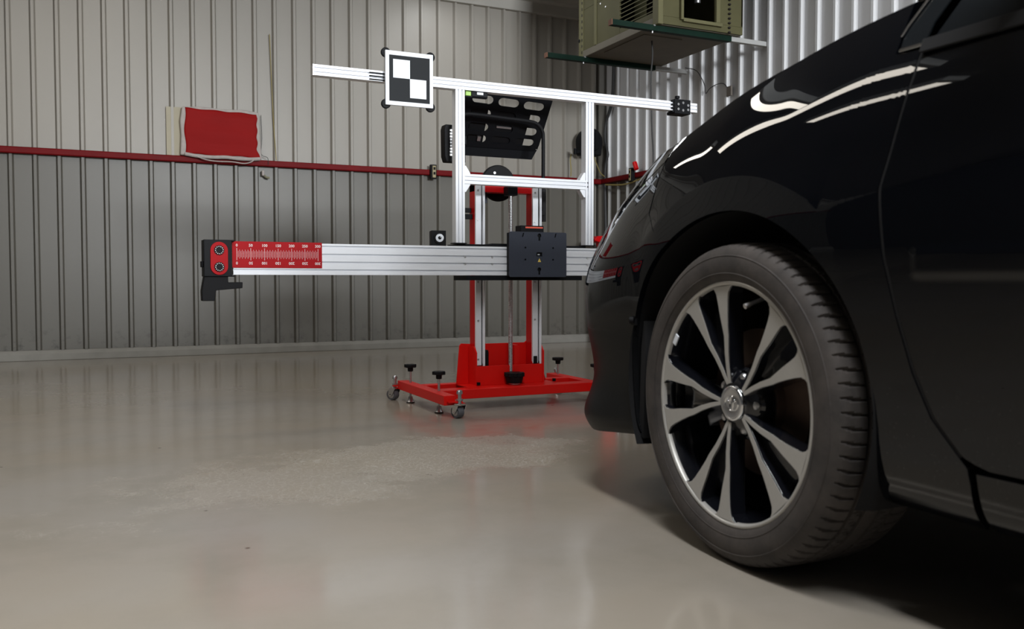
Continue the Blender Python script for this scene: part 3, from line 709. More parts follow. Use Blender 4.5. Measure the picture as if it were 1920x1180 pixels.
holes.append([(pcx - 0.014, 0.654), (pcx + 0.014, 0.654), (pcx + 0.014, 0.671), (pcx - 0.014, 0.671)])
mp = obj('plate', holed_plate(px0, px1, pz0, pz1, 3.346, 3.350, holes), 'graphite', rp, smooth=0)
obj('backing_panel', G().box(px0 + 0.002, px1 - 0.002, 3.354, 3.3785, pz0 + 0.002, pz1 - 0.004), 'black', rp, bev=0.003)
obj('spacer', G().cyl((px0 + 0.03, 3.350, 0.60), (px0 + 0.03, 3.354, 0.60), 0.004, n=12).cyl((px1 - 0.03, 3.350, 0.60), (px1 - 0.03, 3.354, 0.60), 0.004, n=12).cyl((px0 + 0.03, 3.350, 0.72), (px0 + 0.03, 3.354, 0.72), 0.004, n=12), 'zinc', rp)
obj('laser_aperture', G().box(pcx - 0.005, pcx + 0.005, 3.3525, 3.354, 0.659, 0.664), 'zinc', rp, label='small silver aperture in the plate centre')
obj('warning_label', G().yprism([(pcx - 0.0075, 0.630), (pcx + 0.0075, 0.630), (pcx, 0.6455)], 3.3452, 3.346), 'yellow', rp, smooth=0, label='yellow warning triangle')
obj('warning_mark', G().box(pcx - 0.0006, pcx + 0.0006, 3.3448, 3.3452, 0.6355, 0.641).box(pcx - 0.0006, pcx + 0.0006, 3.3448, 3.3452, 0.6325, 0.634), 'black', rp, smooth=0)
df = thing('sensor_unit', 'small black sensor unit with orange red window strip above the square plate', 'sensor', (1.69, 3.39, 0.757))
obj('case', G().box(1.628, 1.738, 3.385, 3.44, 0.7095, 0.786), 'black', df, bev=0.002)
obj('window_strip', G().box(1.650, 1.733, 3.3838, 3.385, 0.7745, 0.781), 'orange', df, smooth=0, label='orange red strip')

lm = thing('level_gauge', 'small black spirit level with green end hanging under the top beam', 'level', (1.43, 3.39, TZ0))
obj('body', G().xprism([(3.392, TZ0 - 0.001), (3.416, TZ0 - 0.001), (3.416, TZ0 - 0.020), (3.408, TZ0 - 0.026), (3.396, TZ0 - 0.026), (3.392, TZ0 - 0.020)], 1.405, 1.478), 'black', lm, bev=0.002)
obj('vial', G().box(1.381, 1.405, 3.394, 3.414, TZ0 - 0.020, TZ0 - 0.002), 'green', lm, bev=0.002)
obj('vial_holder', G().box(1.380, 1.410, 3.393, 3.415, TZ0 - 0.026, TZ0 - 0.020), 'black', lm, bev=0.001)
obj('label', G().box(1.430, 1.458, 3.3912, 3.392, TZ0 - 0.013, TZ0 - 0.003), 'white', lm, smooth=0)

cl = thing('slide_clamp', 'black slide clamp with silver screws near the right end of the top beam', 'clamp', (2.44, 3.38, 1.35))
obj('clamp_body', G().box(2.402, 2.490, 3.366, 3.3815, 1.318, 1.384).box(2.402, 2.490, 3.3815, 3.43, 1.376, 1.384).box(2.402, 2.490, 3.3815, 3.43, 1.318, 1.333), 'black', cl, bev=0.002)
for k in range(4): obj('tooth', G().box(2.390, 2.402, 3.370, 3.380, 1.324 + k * 0.016, 1.330 + k * 0.016), 'black', cl)
for sx, sz in ((2.420, 1.360), (2.420, 1.338), (2.446, 1.368), (2.446, 1.334), (2.474, 1.358), (2.474, 1.338)):
    obj('screw', G().cyl((sx, 3.3655, sz), (sx, 3.362, sz), 0.006, n=14), 'chrome', cl)
obj('knob', G().cyl((2.436, 3.395, 1.384), (2.436, 3.395, 1.392), 0.005, n=12).cyl((2.436, 3.395, 1.392), (2.436, 3.395, 1.404), 0.011, n=18), 'black_plastic', cl, bev=0.001)
obj('plumb_line', G().cyl((2.488, 3.362, 1.228), (2.488, 3.362, 1.326), 0.0009, n=6).cyl((2.488, 3.362, 1.222), (2.488, 3.362, 1.230), 0.003, n=8), 'white', cl)

# ------------------------------------------------------------------ things on the walls
AX0, AX1, AY0, AY1, AZ0, AZ1 = 3.20, 3.86, 4.66, 5.66, 2.160, 2.90
for yy, zz, lab in ((4.717, 2.125, 'nearer dark green wall bracket under the air conditioner'), (5.592, 2.125, 'farther dark green wall bracket under the air conditioner')):
    t = thing('wall_bracket', lab, 'bracket', (XR, yy, zz), 'green and white steel brackets')
    obj('green_channel', G().xprism([(yy - 0.02, zz), (yy + 0.02, zz), (yy + 0.02, zz + 0.034), (yy + 0.016, zz + 0.034), (yy + 0.016, zz + 0.004), (yy - 0.016, zz + 0.004), (yy - 0.016, zz + 0.034), (yy - 0.02, zz + 0.034)], 2.885 if yy < 5 else 2.89, 3.80), 'green_steel', t, label='dark green channel')
    obj('white_end', G().box(3.80, XR - 0.022, yy - 0.018, yy + 0.018, zz + 0.002, zz + 0.032), 'dust_white', t, bev=0.001, label='dusty white end')
    obj('end_face', G().box(2.878 if yy < 5 else 2.883, 2.885 if yy < 5 else 2.89, yy - 0.02, yy + 0.02, zz, zz + 0.034), P('rust_brown', (0.16, 0.07, 0.04), 0.8), t)
    obj('bolt', G().cyl((3.19, yy - 0.021, zz + 0.03), (3.19, yy - 0.028, zz + 0.03), 0.006, n=10).cyl((3.19, yy, zz - 0.012), (3.19, yy, zz), 0.006, n=10), 'zinc', t)
ac = thing('air_conditioner', 'old olive air conditioner with slatted side up in the corner', 'air conditioner', (3.53, 5.16, AZ0))
obj('base_pan', G().box(AX0 - 0.004, AX1, AY0 + 0.016, AY1, AZ0, AZ0 + 0.05), 'olive_dark', ac, bev=0.004)
obj('side_panel', G().box(AX0, AX0 + 0.012, AY0 + 0.02, AY1 - 0.02, AZ0 + 0.34, AZ1).box(AX0, AX0 + 0.012, 5.12, AY1 - 0.02, AZ0 + 0.05, AZ0 + 0.34).box(AX0, AX0 + 0.012, AY0 + 0.02, 4.70, AZ0 + 0.05, AZ0 + 0.34).box(AX0, AX0 + 0.012, 4.70, 5.12, AZ0 + 0.05, AZ0 + 0.085), 'olive', ac, bev=0.002)
for k in range(9):
    z = AZ0 + 0.09 + k * 0.028
    obj('louvre_slat', G().prism([(AX0 - 0.004, z), (AX0 + 0.016, z + 0.014), (AX0 + 0.016, z + 0.018), (AX0 - 0.004, z + 0.006)], lambda a, b: (a, 4.70, b), lambda a, b: (a, 5.12, b)), 'olive', ac)
obj('corner_post', G().box(AX0 - 0.008, AX0 + 0.05, AY1 - 0.05, AY1 + 0.006, AZ0 - 0.002, AZ1), 'olive_light', ac, bev=0.004)
obj('corner_post', G().box(AX0 - 0.008, AX0 + 0.03, AY0 - 0.006, AY0 + 0.06, AZ0 - 0.002, AZ1), 'olive_light', ac, bev=0.004)
obj('seam_rib', G().box(AX0 - 0.007, AX0, 5.42, 5.45, AZ0 + 0.05, AZ1), 'olive_light', ac, bev=0.002)
g = G()
for k in range(16): g.box(AX0 - 0.0105, AX0 - 0.0075, 5.612, 5.620, AZ0 + 0.03 + k * 0.044, AZ0 + 0.048 + k * 0.044)
obj('perforation', g, 'brown_dark', ac, smooth=0)
obj('screw', G().cyl((AX0 - 0.0115, 5.655, AZ0 + 0.13), (AX0 - 0.008, 5.655, AZ0 + 0.13), 0.012, n=12), 'black', ac)
for yy_, zz_ in ((5.37, 0.32), (5.30, 0.28), (5.34, 0.42)):
    obj('rivet', G().cyl((AX0 - 0.003, yy_, AZ0 + zz_), (AX0, yy_, AZ0 + zz_), 0.006, n=10), 'zinc', ac)
# front face with deep dark outlet
obj('front_frame', G().box(AX0, AX1, AY0, AY0 + 0.014, AZ0 + 0.003, AZ0 + 0.052).box(AX0 + 0.03, AX0 + 0.155, AY0, AY0 + 0.014, AZ0 + 0.052, AZ1).box(3.635, AX1, AY0, AY0 + 0.014, AZ0 + 0.052, AZ1).box(3.355, 3.635, AY0, AY0 + 0.014, AZ0 + 0.50, AZ1), 'olive', ac, bev=0.002)
obj('outlet_lip', G().box(3.355, 3.375, AY0 - 0.022, AY0, AZ0 + 0.04, AZ0 + 0.52).box(3.375, 3.68, AY0 - 0.022, AY0, AZ0 + 0.03, AZ0 + 0.052).box(3.63, 3.66, AY0 - 0.022, AY0, AZ0 + 0.052, AZ0 + 0.52), 'olive_light', ac, bev=0.002)
obj('outlet_box', G().box(3.375, 3.378, AY0, AY0 + 0.4, AZ0 + 0.052, AZ0 + 0.5).box(3.375, 3.635, AY0 + 0.39, AY0 + 0.4, AZ0 + 0.052, AZ0 + 0.5).box(3.375, 3.635, AY0 + 0.014, AY0 + 0.4, AZ0 + 0.051, AZ0 + 0.054), 'brown_dark', ac, smooth=0)
obj('fan_motor', G().cyl((3.57, AY0 + 0.10, AZ0 + 0.20), (3.57, AY0 + 0.10, AZ0 + 0.29), 0.02, n=16), 'zinc', ac)
obj('back_panel', G().box(AX0, AX1, AY1 - 0.012, AY1, AZ0 + 0.05, AZ1).box(AX1 - 0.012, AX1, AY0, AY1, AZ0 + 0.05, AZ1), 'olive', ac)
obj('top_panel', G().box(AX0 - 0.006, AX1, AY0 - 0.006, AY1 + 0.006, AZ1, AZ1 + 0.012), 'olive', ac)
g = G()
for k in range(12): g.lathe([(0, 0.006), (0.003, 0.010), (0.009, 0.010), (0.012, 0.006)], (3.745, AY0 - 0.008, AZ0 + 0.0 + k * 0.03), (0, 0, 1), 8)
obj('chain', g, 'brown_dark', ac)
obj('drip_stain_plate', G().box(3.25, 3.55, 4.9, 5.4, AZ0 - 0.006, AZ0), 'olive_dark', ac)
# cables at the right wall
def cable(pts, r, mat, label, cat='cable'):
    return tag(obj('cable', G().tube(curve_pts(pts, 6), r, 8), mat), label, cat)
cable([(3.377, 5.0, 2.155), (3.384, 5.0, 2.06), (3.372, 5.0, 1.9), (3.378, 5.0, 1.7), (3.384, 5.0, 1.55), (3.395, 5.0, 1.38), (3.40, 5.02, 1.1)], 0.0055, 'cable', 'thin dark cable hanging straight down from the air conditioner')
cable([(4.085, 6.63, 2.60), (4.088, 6.64, 2.30), (4.085, 6.66, 2.10), (4.088, 6.76, 1.94), (4.086, 6.77, 1.80), (4.088, 6.73, 1.66), (4.086, 6.77, 1.50), (4.086, 6.75, 0.9), (4.088, 6.76, 0.2)], 0.014, 'cable', 'thick black cable curving down the room corner')
cable([(4.06, 5.56, 2.165), (4.085, 5.45, 2.12), (4.09, 5.36, 2.0), (4.09, 5.345, 1.935), (4.09, 5.30, 1.96), (4.09, 5.22, 1.975), (4.09, 5.14, 1.965), (4.09, 5.09, 1.92)], 0.003, 'cable', 'thin grey wire sagging from bracket to small wall box')
tag(obj('wall_box', G().box(4.085, 4.10, 5.05, 5.10, 1.865, 1.935), P('brown_box', (0.15, 0.13, 0.11), 0.7), bev=0.004), 'small brown box on the right wall behind the bonnet', 'wall box')
# black half-round device near the corner
fn = thing('cable_reel', 'black half round cable reel hanging by the room corner', 'reel', (3.93, 6.72, 1.75))
pol = [(3.80, 1.635), (3.985, 1.635)] + [(3.893 + 0.105 * math.cos(t), 1.755 + 0.115 * math.sin(t)) for t in np.linspace(-0.15, PI + 0.15, 22)]
obj('drum', G().yprism(pol, 6.66, 6.78), 'black_plastic', fn, bev=0.012, seg=3)
obj('drum_face', G().lathe([(0, 0.085), (0.01, 0.08), (0.012, 0.03), (0.02, 0.028), (0.02, 0)], (3.893, 6.66, 1.755), (0, -1, 0), 30), 'black', fn)
obj('handle_arm', G().box(3.745, 3.82, 6.70, 6.72, 1.655, 1.675).cyl((3.75, 6.71, 1.64), (3.75, 6.71, 1.69), 0.014, n=12), 'black', fn)
obj('mount', G().box(3.86, 3.93, 6.78, 6.842, 1.70, 1.80), 'zinc', fn)
cable([(3.94, 6.72, 1.64), (3.97, 6.72, 1.57), (4.02, 6.74, 1.50), (4.075, 6.76, 1.47)], 0.004, 'cable_y', 'thin yellow cord from the black reel to the corner')
cable([(3.76, 6.80, 1.655), (3.757, 6.81, 1.60), (3.758, 6.80, 1.53), (3.757, 6.80, 1.46)], 0.005, 'cable_y', 'short yellow cord hanging below the black reel handle')
cable([(4.05, 6.70, 1.39), (4.055, 6.4, 1.365), (4.055, 6.1, 1.39), (4.058, 5.9, 1.40)], 0.007, 'cable_y', 'yellow cord looped under the red rail on the right wall')
# outlets on the rail
def outlet(x0, y0, ax, lab):
    t = thing('outlet_box', lab, 'outlet', (x0, y0, 1.43), 'outlet boxes on the red rail')
    def b(u0, u1, d0, d1, z0, z1):
        return G().box(x0 + u0, x0 + u1, y0 - d1, y0 - d0, z0, z1) if ax == 'x' else G().box(x0 - d1, x0 - d0, y0 + u0, y0 + u1, z0, z1)
    obj('box', b(-0.026, 0.026, 0.0, 0.03, 1.375, 1.49), 'black_plastic', t, bev=0.003)
    obj('yellow_plate', b(-0.010, 0.018, 0.03, 0.033, 1.385, 1.480), P('tarnished_yellow_plate', (0.35, 0.29, 0.16), 0.5, noise=0.3, nscale=30), t, bev=0.001)
    for z in (1.408, 1.447): obj('socket', b(-0.004, 0.014, 0.033, 0.035, z, z + 0.022), 'black', t, bev=0.001)
outlet(2.474, YW - 0.055, 'x', 'small outlet box on the red rail of the long wall')
outlet(XR - 0.055, 6.28, 'y', 'small dark outlet box on the red rail beside the headlight')
tag(obj('air_hose_coupling', G().cyl((XR - 0.075, 6.20, 1.47), (XR - 0.075, 6.23, 1.53), 0.02, n=12), 'red', bev=0.002), 'small red cap above the right outlet box', 'cap')
# red shelf end just above the main beam at the right
rs = thing('red_jack', 'red steel jack bracket on the far wall just over the beam end', 'jack', (3.87, 6.6, 0.9))
obj('arm', G().yprism([(3.80, 0.900), (3.83, 0.925), (3.95, 0.930), (4.02, 0.92), (4.02, 0.78), (3.90, 0.78), (3.86, 0.87), (3.80, 0.885)], 6.45, 6.55), 'red', rs, bev=0.005)
obj('foot', G().box(3.90, 4.02, 6.44, 6.56, 0.0, 0.78), 'red', rs, bev=0.01)
obj('arm_tip', G().box(3.785, 3.80, 6.47, 6.53, 0.882, 0.902), 'black', rs, bev=0.003)
# red cover over the old wall opening
rc = thing('vent_cover', 'red cover patched over an opening on the corrugated wall', 'cover', (0.83, YW - 0.03, 1.46))
random.seed(4); nx, nz = 40, 28; vs = []; fs = []
for j in range(nz + 1):
    for i in range(nx + 1):
        u, v = i / nx, j / nz
        xx = 0.578 + 0.505 * u + 0.006 * math.sin(v * 9) * (1 - u) + (0.022 * max(0, 0.2 - v) / 0.2) * u + 0.004 * math.sin(v * 23) * u
        zz = 1.462 + 0.333 * v - 0.010 * u * (v > 0.9) + 0.006 * math.sin(u * 11) * (1 - v) + 0.003 * math.sin(u * 17 + 1) * v
        yy = YW - 0.075 - 0.002 * math.sin(v * 15 + u * 2) - 0.010 * math.sin(u * PI) * math.sin(v * PI) - 0.0004 * math.sin(v * 60 + 3 * u)
        vs.append((xx, yy, zz))
for j in range(nz):
    for i in range(nx):
        a = j * (nx + 1) + i; fs.append((a, a + 1, a + nx + 2, a + nx + 1))
red_vinyl = P('red_vinyl_sheet', (0.26, 0.004, 0.004), 0.65, spec=0.15, noise=0.12, nscale=5, bump=0.1)
o = obj('red_sheet', G().add(vs, fs), red_vinyl, rc, smooth=60); so = o.modifiers.new('s', 'SOLIDIFY'); so.thickness = 0.006
obj('backing_foam', G().yprism([(0.545, 1.455), (0.552, 1.60), (0.545, 1.70), (0.56, 1.802), (0.70, 1.812), (0.85, 1.805), (1.0, 1.812), (1.098, 1.80), (1.105, 1.65), (1.118, 1.455)], YW - 0.072, YW - 0.020), 'foam', rc, bev=0.008)
lip = [(0.575, YW - 0.085, 1.462), (0.66, YW - 0.092, 1.450), (0.76, YW - 0.095, 1.447), (0.86, YW - 0.095, 1.452), (0.95, YW - 0.095, 1.446), (1.03, YW - 0.092, 1.448), (1.10, YW - 0.085, 1.455)]
obj('foam_edge', G().tube(curve_pts(lip, 6), 0.013, 10), 'foam', rc)
lp2 = [(0.65, YW - 0.10, 1.447), (0.72, YW - 0.105, 1.425), (0.80, YW - 0.105, 1.418), (0.90, YW - 0.105, 1.420), (0.98, YW - 0.105, 1.412), (1.03, YW - 0.105, 1.425), (1.06, YW - 0.10, 1.448)]
obj('loose_cord', G().tube(curve_pts(lp2, 6), 0.004, 8), 'foam', rc)
tag(obj('patch_sheet', G().box(0.455, 0.60, YW - 0.026, YW - 0.021, 1.455, 1.802), P('beige_board', (0.42, 0.385, 0.29), 0.7, noise=0.12, nscale=6), bev=0.001), 'pale beige sheet showing left of the red cover', 'board')
cable([(1.12, YW - 0.03, 1.79), (1.125, YW - 0.03, 1.62), (1.12, YW - 0.03, 1.50), (1.16, YW - 0.06, 1.47), (1.165, YW - 0.06, 1.42)], 0.002, 'cable', 'thin dark wire hanging right of the red cover')
cable([(1.19, YW - 0.028, 2.4), (1.21, YW - 0.028, 1.8), (1.23, YW - 0.028, 1.46)], 0.003, 'cable_y', 'thin yellowish wire running up the wall right of the red cover')
ck = thing('plastic_clip', 'small beige plastic clip hanging below the red rail', 'clip', (1.13, YW - 0.04, 1.36))
obj('clip_body', G().box(1.118, 1.136, YW - 0.06, YW - 0.03, 1.335, 1.375), 'foam', ck, bev=0.005)
obj('clip_tail', G().tube([(1.136, YW - 0.045, 1.34), (1.152, YW - 0.045, 1.325), (1.175, YW - 0.045, 1.322)], 0.008, 8), P('olive_clip', (0.2, 0.19, 0.12), 0.7), ck)

# ------------------------------------------------------------------ car body surface
XS = 1.09; XC = 1.98          # left side plane, centre line
def nat_m(x):
    """matrix giving natural-cubic second derivatives from knot values"""
    x = np.asarray(x, float); n = len(x); A = np.zeros((n, n)); B = np.zeros((n, n)); A[0, 0] = A[-1, -1] = 1
    for i in range(1, n - 1):
        h0, h1 = x[i] - x[i - 1], x[i + 1] - x[i]
        A[i, i - 1] = h0; A[i, i] = 2 * (h0 + h1); A[i, i + 1] = h1
        B[i, i - 1] = 6 / h0; B[i, i] = -6 / h0 - 6 / h1; B[i, i + 1] = 6 / h1
    return np.linalg.solve(A, B)
def spl(x, Y, q, MM=None):
    """x knots, Y (n,k) values, q queries -> (len(q),k)"""
    x = np.asarray(x, float); Y = np.asarray(Y, float); S2 = (nat_m(x) if MM is None else MM) @ Y
    i = np.clip(np.searchsorted(x, q) - 1, 0, len(x) - 2); h = (x[i + 1] - x[i])[:, None]
    a = (x[i + 1] - q)[:, None] / h; b = 1 - a
    return a * Y[i] + b * Y[i + 1] + ((a ** 3 - a) * S2[i] + (b ** 3 - b) * S2[i + 1]) * h * h / 6
plan = [(.89, -2.345), (.60, -2.335), (.34, -2.29), (.16, -2.20), (.065, -2.06), (.035, -1.90), (.014, -1.45), (.004, -.8), (0, -.1), (0, .5), (.002, 1.0), (.003, 1.25), (.006, 1.5), (.010, 1.70),
        (.022, 1.845), (.052, 1.97), (.110, 2.085), (.22, 2.185), (.40, 2.262), (.64, 2.308), (.89, 2.32)]
PL = np.array(plan); i0 = 5; i1 = 13
us = np.zeros(len(PL)); us[i0:i1 + 1] = PL[i0:i1 + 1, 1]
for i in range(i1 + 1, len(PL)): us[i] = us[i - 1] + np.linalg.norm(PL[i] - PL[i - 1])
for i in range(i0 - 1, -1, -1): us[i] = us[i + 1] - np.linalg.norm(PL[i] - PL[i + 1])
U0, U1 = us[0], us[-1]
KP = [  # u, inset rows, z rows
    (U0, (.10, .03, .01, .0, .0, .01, .03, .08, .17), (.21, .25, .37, .50, .62, .74, .86, .97, 1.03)),
    (-1.45, (.07, .04, .022, .008, .0, .010, .024, .045, .065), (.20, .24, .35, .50, .65, .76, .86, .93, .955)),
    (0.3, (.075, .04, .024, .010, .0, .008, .022, .045, .060), (.19, .23, .34, .50, .65, .745, .835, .905, .925)),
    (0.93, (.075, .04, .022, .010, .0, .008, .022, .050, .086), (.19, .23, .34, .50, .65, .745, .835, .920, 1.002)),
    (1.04, (.075, .04, .022, .010, .0, .008, .022, .050, .086), (.19, .23, .34, .50, .65, .745, .832, .918, .992)),
    (1.22, (.075, .04, .022, .010, .0, .008, .022, .049, .085), (.19, .23, .34, .50, .645, .738, .820, .898, .968)),
    (1.44, (.072, .035, .020, .008, .0, .008, .022, .046, .085), (.19, .225, .33, .48, .62, .708, .786, .860, .926)),
    (1.69, (.03, .02, .018, .006, .0, .012, .030, .056, .096), (.198, .225, .32, .46, .59, .672, .742, .805, .860)),
    (us[15], (.016, .0, .022, .008, .0, .022, .058, .110, .172), (.166, .215, .30, .42, .55, .632, .705, .775, .842)),
    (us[17], (.016, .0, .028, .010, .0, .028, .073, .135, .205), (.163, .212, .30, .41, .52, .602, .675, .738, .795)),
    (U1, (.02, .0, .03, .01, .0, .03, .08, .14, .22), (.185, .215, .29, .40, .50, .58, .64, .69, .735)),
]
ku = np.array([k[0] for k in KP]); KD = np.array([k[1] for k in KP]); KZ = np.array([k[2] for k in KP])
un = np.unique(np.concatenate([us, ku]))
TD = np.stack([np.interp(un, ku, KD[:, r]) for r in range(9)], 1); TZ = np.stack([np.interp(un, ku, KZ[:, r]) for r in range(9)], 1)
# light smoothing of the tables between key profiles
MU = nat_m(un); MP = nat_m(us); MV = nat_m(np.arange(9.0))
def rows_at(u):
    T = spl(un, np.hstack([TD, TZ]), u, MU); return T[:, :9], T[:, 9:]
def vspl(R, v):
    """R (N,9) rows, v (N,) -> (N,)"""
    S2 = R @ MV.T; i = np.clip(v.astype(int), 0, 7); N = np.arange(len(v)); a = i + 1 - v; b = 1 - a
    return a * R[N, i] + b * R[N, i + 1] + ((a ** 3 - a) * S2[N, i] + (b ** 3 - b) * S2[N, i + 1]) / 6
def z_to_v(u, z):
    D, Z = rows_at(u); lo = np.zeros(len(u)); hi = np.full(len(u), 8.0)
    for _ in range(26):
        m = (lo + hi) / 2; zz = vspl(Z, m); g_ = zz < z; lo = np.where(g_, m, lo); hi = np.where(g_, hi, m)
    return (lo + hi) / 2
def sstep(t): t = np.clip(t, 0, 1); return t * t * (3 - 2 * t)
WY, WZ, AR = 1.368, 0.335, 0.352
RY = WY - 2.70
def body(u, v):
    u = np.asarray(u, float).ravel(); v = np.asarray(v, float).ravel()
    D, Z = rows_at(u); d = vspl(D, v); z = vspl(Z, v)
    B = spl(us, PL, u, MP); e = 1e-3; T = (spl(us, PL, u + e, MP) - spl(us, PL, u - e, MP)); T /= np.linalg.norm(T, axis=1)[:, None]
    Nx, Ny = -T[:, 1], T[:, 0]                    # outward: -W on the side
    y0 = B[:, 1] - Ny * d
    zc = 0.669 + (1.131 - y0) * 0.155              # arch edge running out into the rising door crease
    Dm = np.hypot(y0 - WY, z - WZ) - 0.418
    Dc = (z - zc) * 0.98 + 0.25 * np.maximum(0, y0 - 1.20)
    Ds = np.minimum(Dm, Dc)
    Ds = np.where(y0 < -0.6, np.minimum(np.maximum(Ds, -1), np.hypot(y0 - RY, z - WZ) - 0.418), Ds)
    w0_ = 0.004; up = 0.0055 * np.maximum(0, 1 - np.maximum(Ds, 0) / 0.10) ** 2; dn = 0.0055 + 0.012 * np.maximum(np.minimum(Ds, 0), -0.12)
    fl = np.where(Ds > 0, up, dn)
    d = d - fl * (1 - sstep((y0 - 1.60) / 0.12)) * sstep((y0 + 2.15) / 0.25) * sstep((z - 0.2) / 0.1)
    d = d - 0.0020 * sstep((z - 0.553) / 0.012) * sstep((0.606 - z) / 0.012) * sstep((0.935 - y0) / 0.012) * sstep((y0 + 0.9) / 0.02)
    W = B[:, 0] - Nx * d; y = B[:, 1] - Ny * d
    return np.stack([XS + W, y, z], 1)
def grid_geo(Pg, flip=False, flange=0.014, mirror=False, roll=0.0005, sides=(1, 1, 1, 1)):
    """Pg (nu,nv,3) -> G with rolled inward edges"""
    nu, nv, _ = Pg.shape
    gu = np.gradient(Pg, axis=0); gv = np.gradient(Pg, axis=1); Nn = np.cross(gu, gv); Nn /= np.linalg.norm(Nn, axis=2)[:, :, None] + 1e-12
    if flip: Nn = -Nn
    Q = Pg.reshape(-1, 3); vs = [tuple(p) for p in Q]; fs = []
    for i in range(nu - 1):
        for j in range(nv - 1):
            a = i * nv + j; fs.append((a, a + 1, a + nv + 1, a + nv))
    loop = [(i, 0) for i in range(nu)] + [(nu - 1, j) for j in range(1, nv)] + [(i, nv - 1) for i in range(nu - 2, -1, -1)] + [(0, j) for j in range(nv - 2, 0, -1)]
    n = len(loop); Lp = np.array([Pg[i, j] for i, j in loop]); Ln = np.array([Nn[i, j] for i, j in loop])
    inner = np.array([Pg[min(max(i, 1), nu - 2), min(max(j, 1), nv - 2)] for i, j in loop]); O = Lp - inner
    O -= Ln * np.sum(O * Ln, 1)[:, None]; O /= np.linalg.norm(O, axis=1)[:, None] + 1e-9
    prev = [i * nv + j for i, j in loop]
    for o_, n_ in ((0.0, flange),):
        ring = Lp + O * o_ - Ln * n_; base = len(vs); vs += [tuple(p) for p in ring]
        fs += [(prev[k], prev[(k + 1) % n], base + (k + 1) % n, base + k) for k in range(n)]; prev = list(range(base, base + n))
    if mirror: vs = [(2 * XC - a, b, c) for a, b, c in vs]
    return G().add(vs, fs)
def panel_uv(Ug, Vg, **k):
    nu, nv = Ug.shape; return body(Ug.ravel(), Vg.ravel()).reshape(nu, nv, 3)
GAP = 0.004
gapz = np.array([.283, .290, .30, .35, .415, .50, .591, .697, .777, .86, .908]); gapy = np.array([.800, .835, .861, .905, .936, .963, .984, .992, .978, .962, .955])
car = thing('car', 'black saloon car with its front left corner and wheel near the camera', 'car', (1.98, 0, 0))
def fender(cy_front=True, mirror=False, ns=330, nt=100):
    a0, a1 = 54.0, 204.0
    uT = np.linspace(1.645, 1.006, 90); zT = body(uT, np.full(90, 8.0))[:, 2]
    O = [(1.656, .703), (1.653, .735), (1.652, .77), (1.648, .82)] + list(zip(uT, zT)) + [(1.006, .95), (1.006, .911), (.985, .909), (.958, .908)]
    O += [(np.interp(z, gapz, gapy), z) for z in (.88, .86, .82, .777, .74, .697, .65, .591, .54, .5, .46, .415, .38, .35, .32, .305)] + [(.848, .285), (.846, .26), (.85, .189)]
    O = np.array(O); ang = np.degrees(np.arctan2(O[:, 1] - WZ, O[:, 0] - WY)); ang[ang < -90] += 360
    ang = np.maximum.accumulate(ang)
    q = np.unique(np.concatenate([np.linspace(ang[0], ang[-1], ns), ang])); keep = np.concatenate([[True], np.diff(q) > 0.02]); q = q[keep]
    Oy = np.interp(q, ang, O[:, 0]); Oz = np.interp(q, ang, O[:, 1])
    aa = np.radians(a0 + (q - q[0]) / (q[-1] - q[0]) * (a1 - a0)); Ay = WY + AR * np.cos(aa); Az = WZ + AR * np.sin(aa)
    L = np.hypot(Oy - Ay, Oz - Az); t = np.linspace(0, 1, nt)[None, :] * (1 - GAP / L)[:, None]
    Y = Ay[:, None] + (Oy - Ay)[:, None] * t; Z = Az[:, None] + (Oz - Az)[:, None] * t
    Z = np.maximum(Z, 0.1885)
    V = z_to_v(Y.ravel(), Z.ravel()); Pg = body(Y.ravel(), V).reshape(Y.shape + (3,))
    return Pg
def mk_panel(name, Pg, mirror=False, mat='paint', label=None, parent=None, flange=0.014, step=None):
    # orientation: normals outward (away from the car's centre) decided by comparing with centre
    nu, nv, _ = Pg.shape
    c = Pg[nu // 2, nv // 2]; n_ = np.cross(Pg[nu // 2 + 1, nv // 2] - c, Pg[nu // 2, nv // 2 + 1] - c)
    flip = np.dot(n_, c - np.array([XC, min(max(c[1], -1.5), 1.6), 0.5])) < 0
    if mirror and step: Pg = Pg[::step, ::step]
    return obj(name, grid_geo(Pg, flip, flange, mirror), mat, parent or car, smooth=60, label=label)
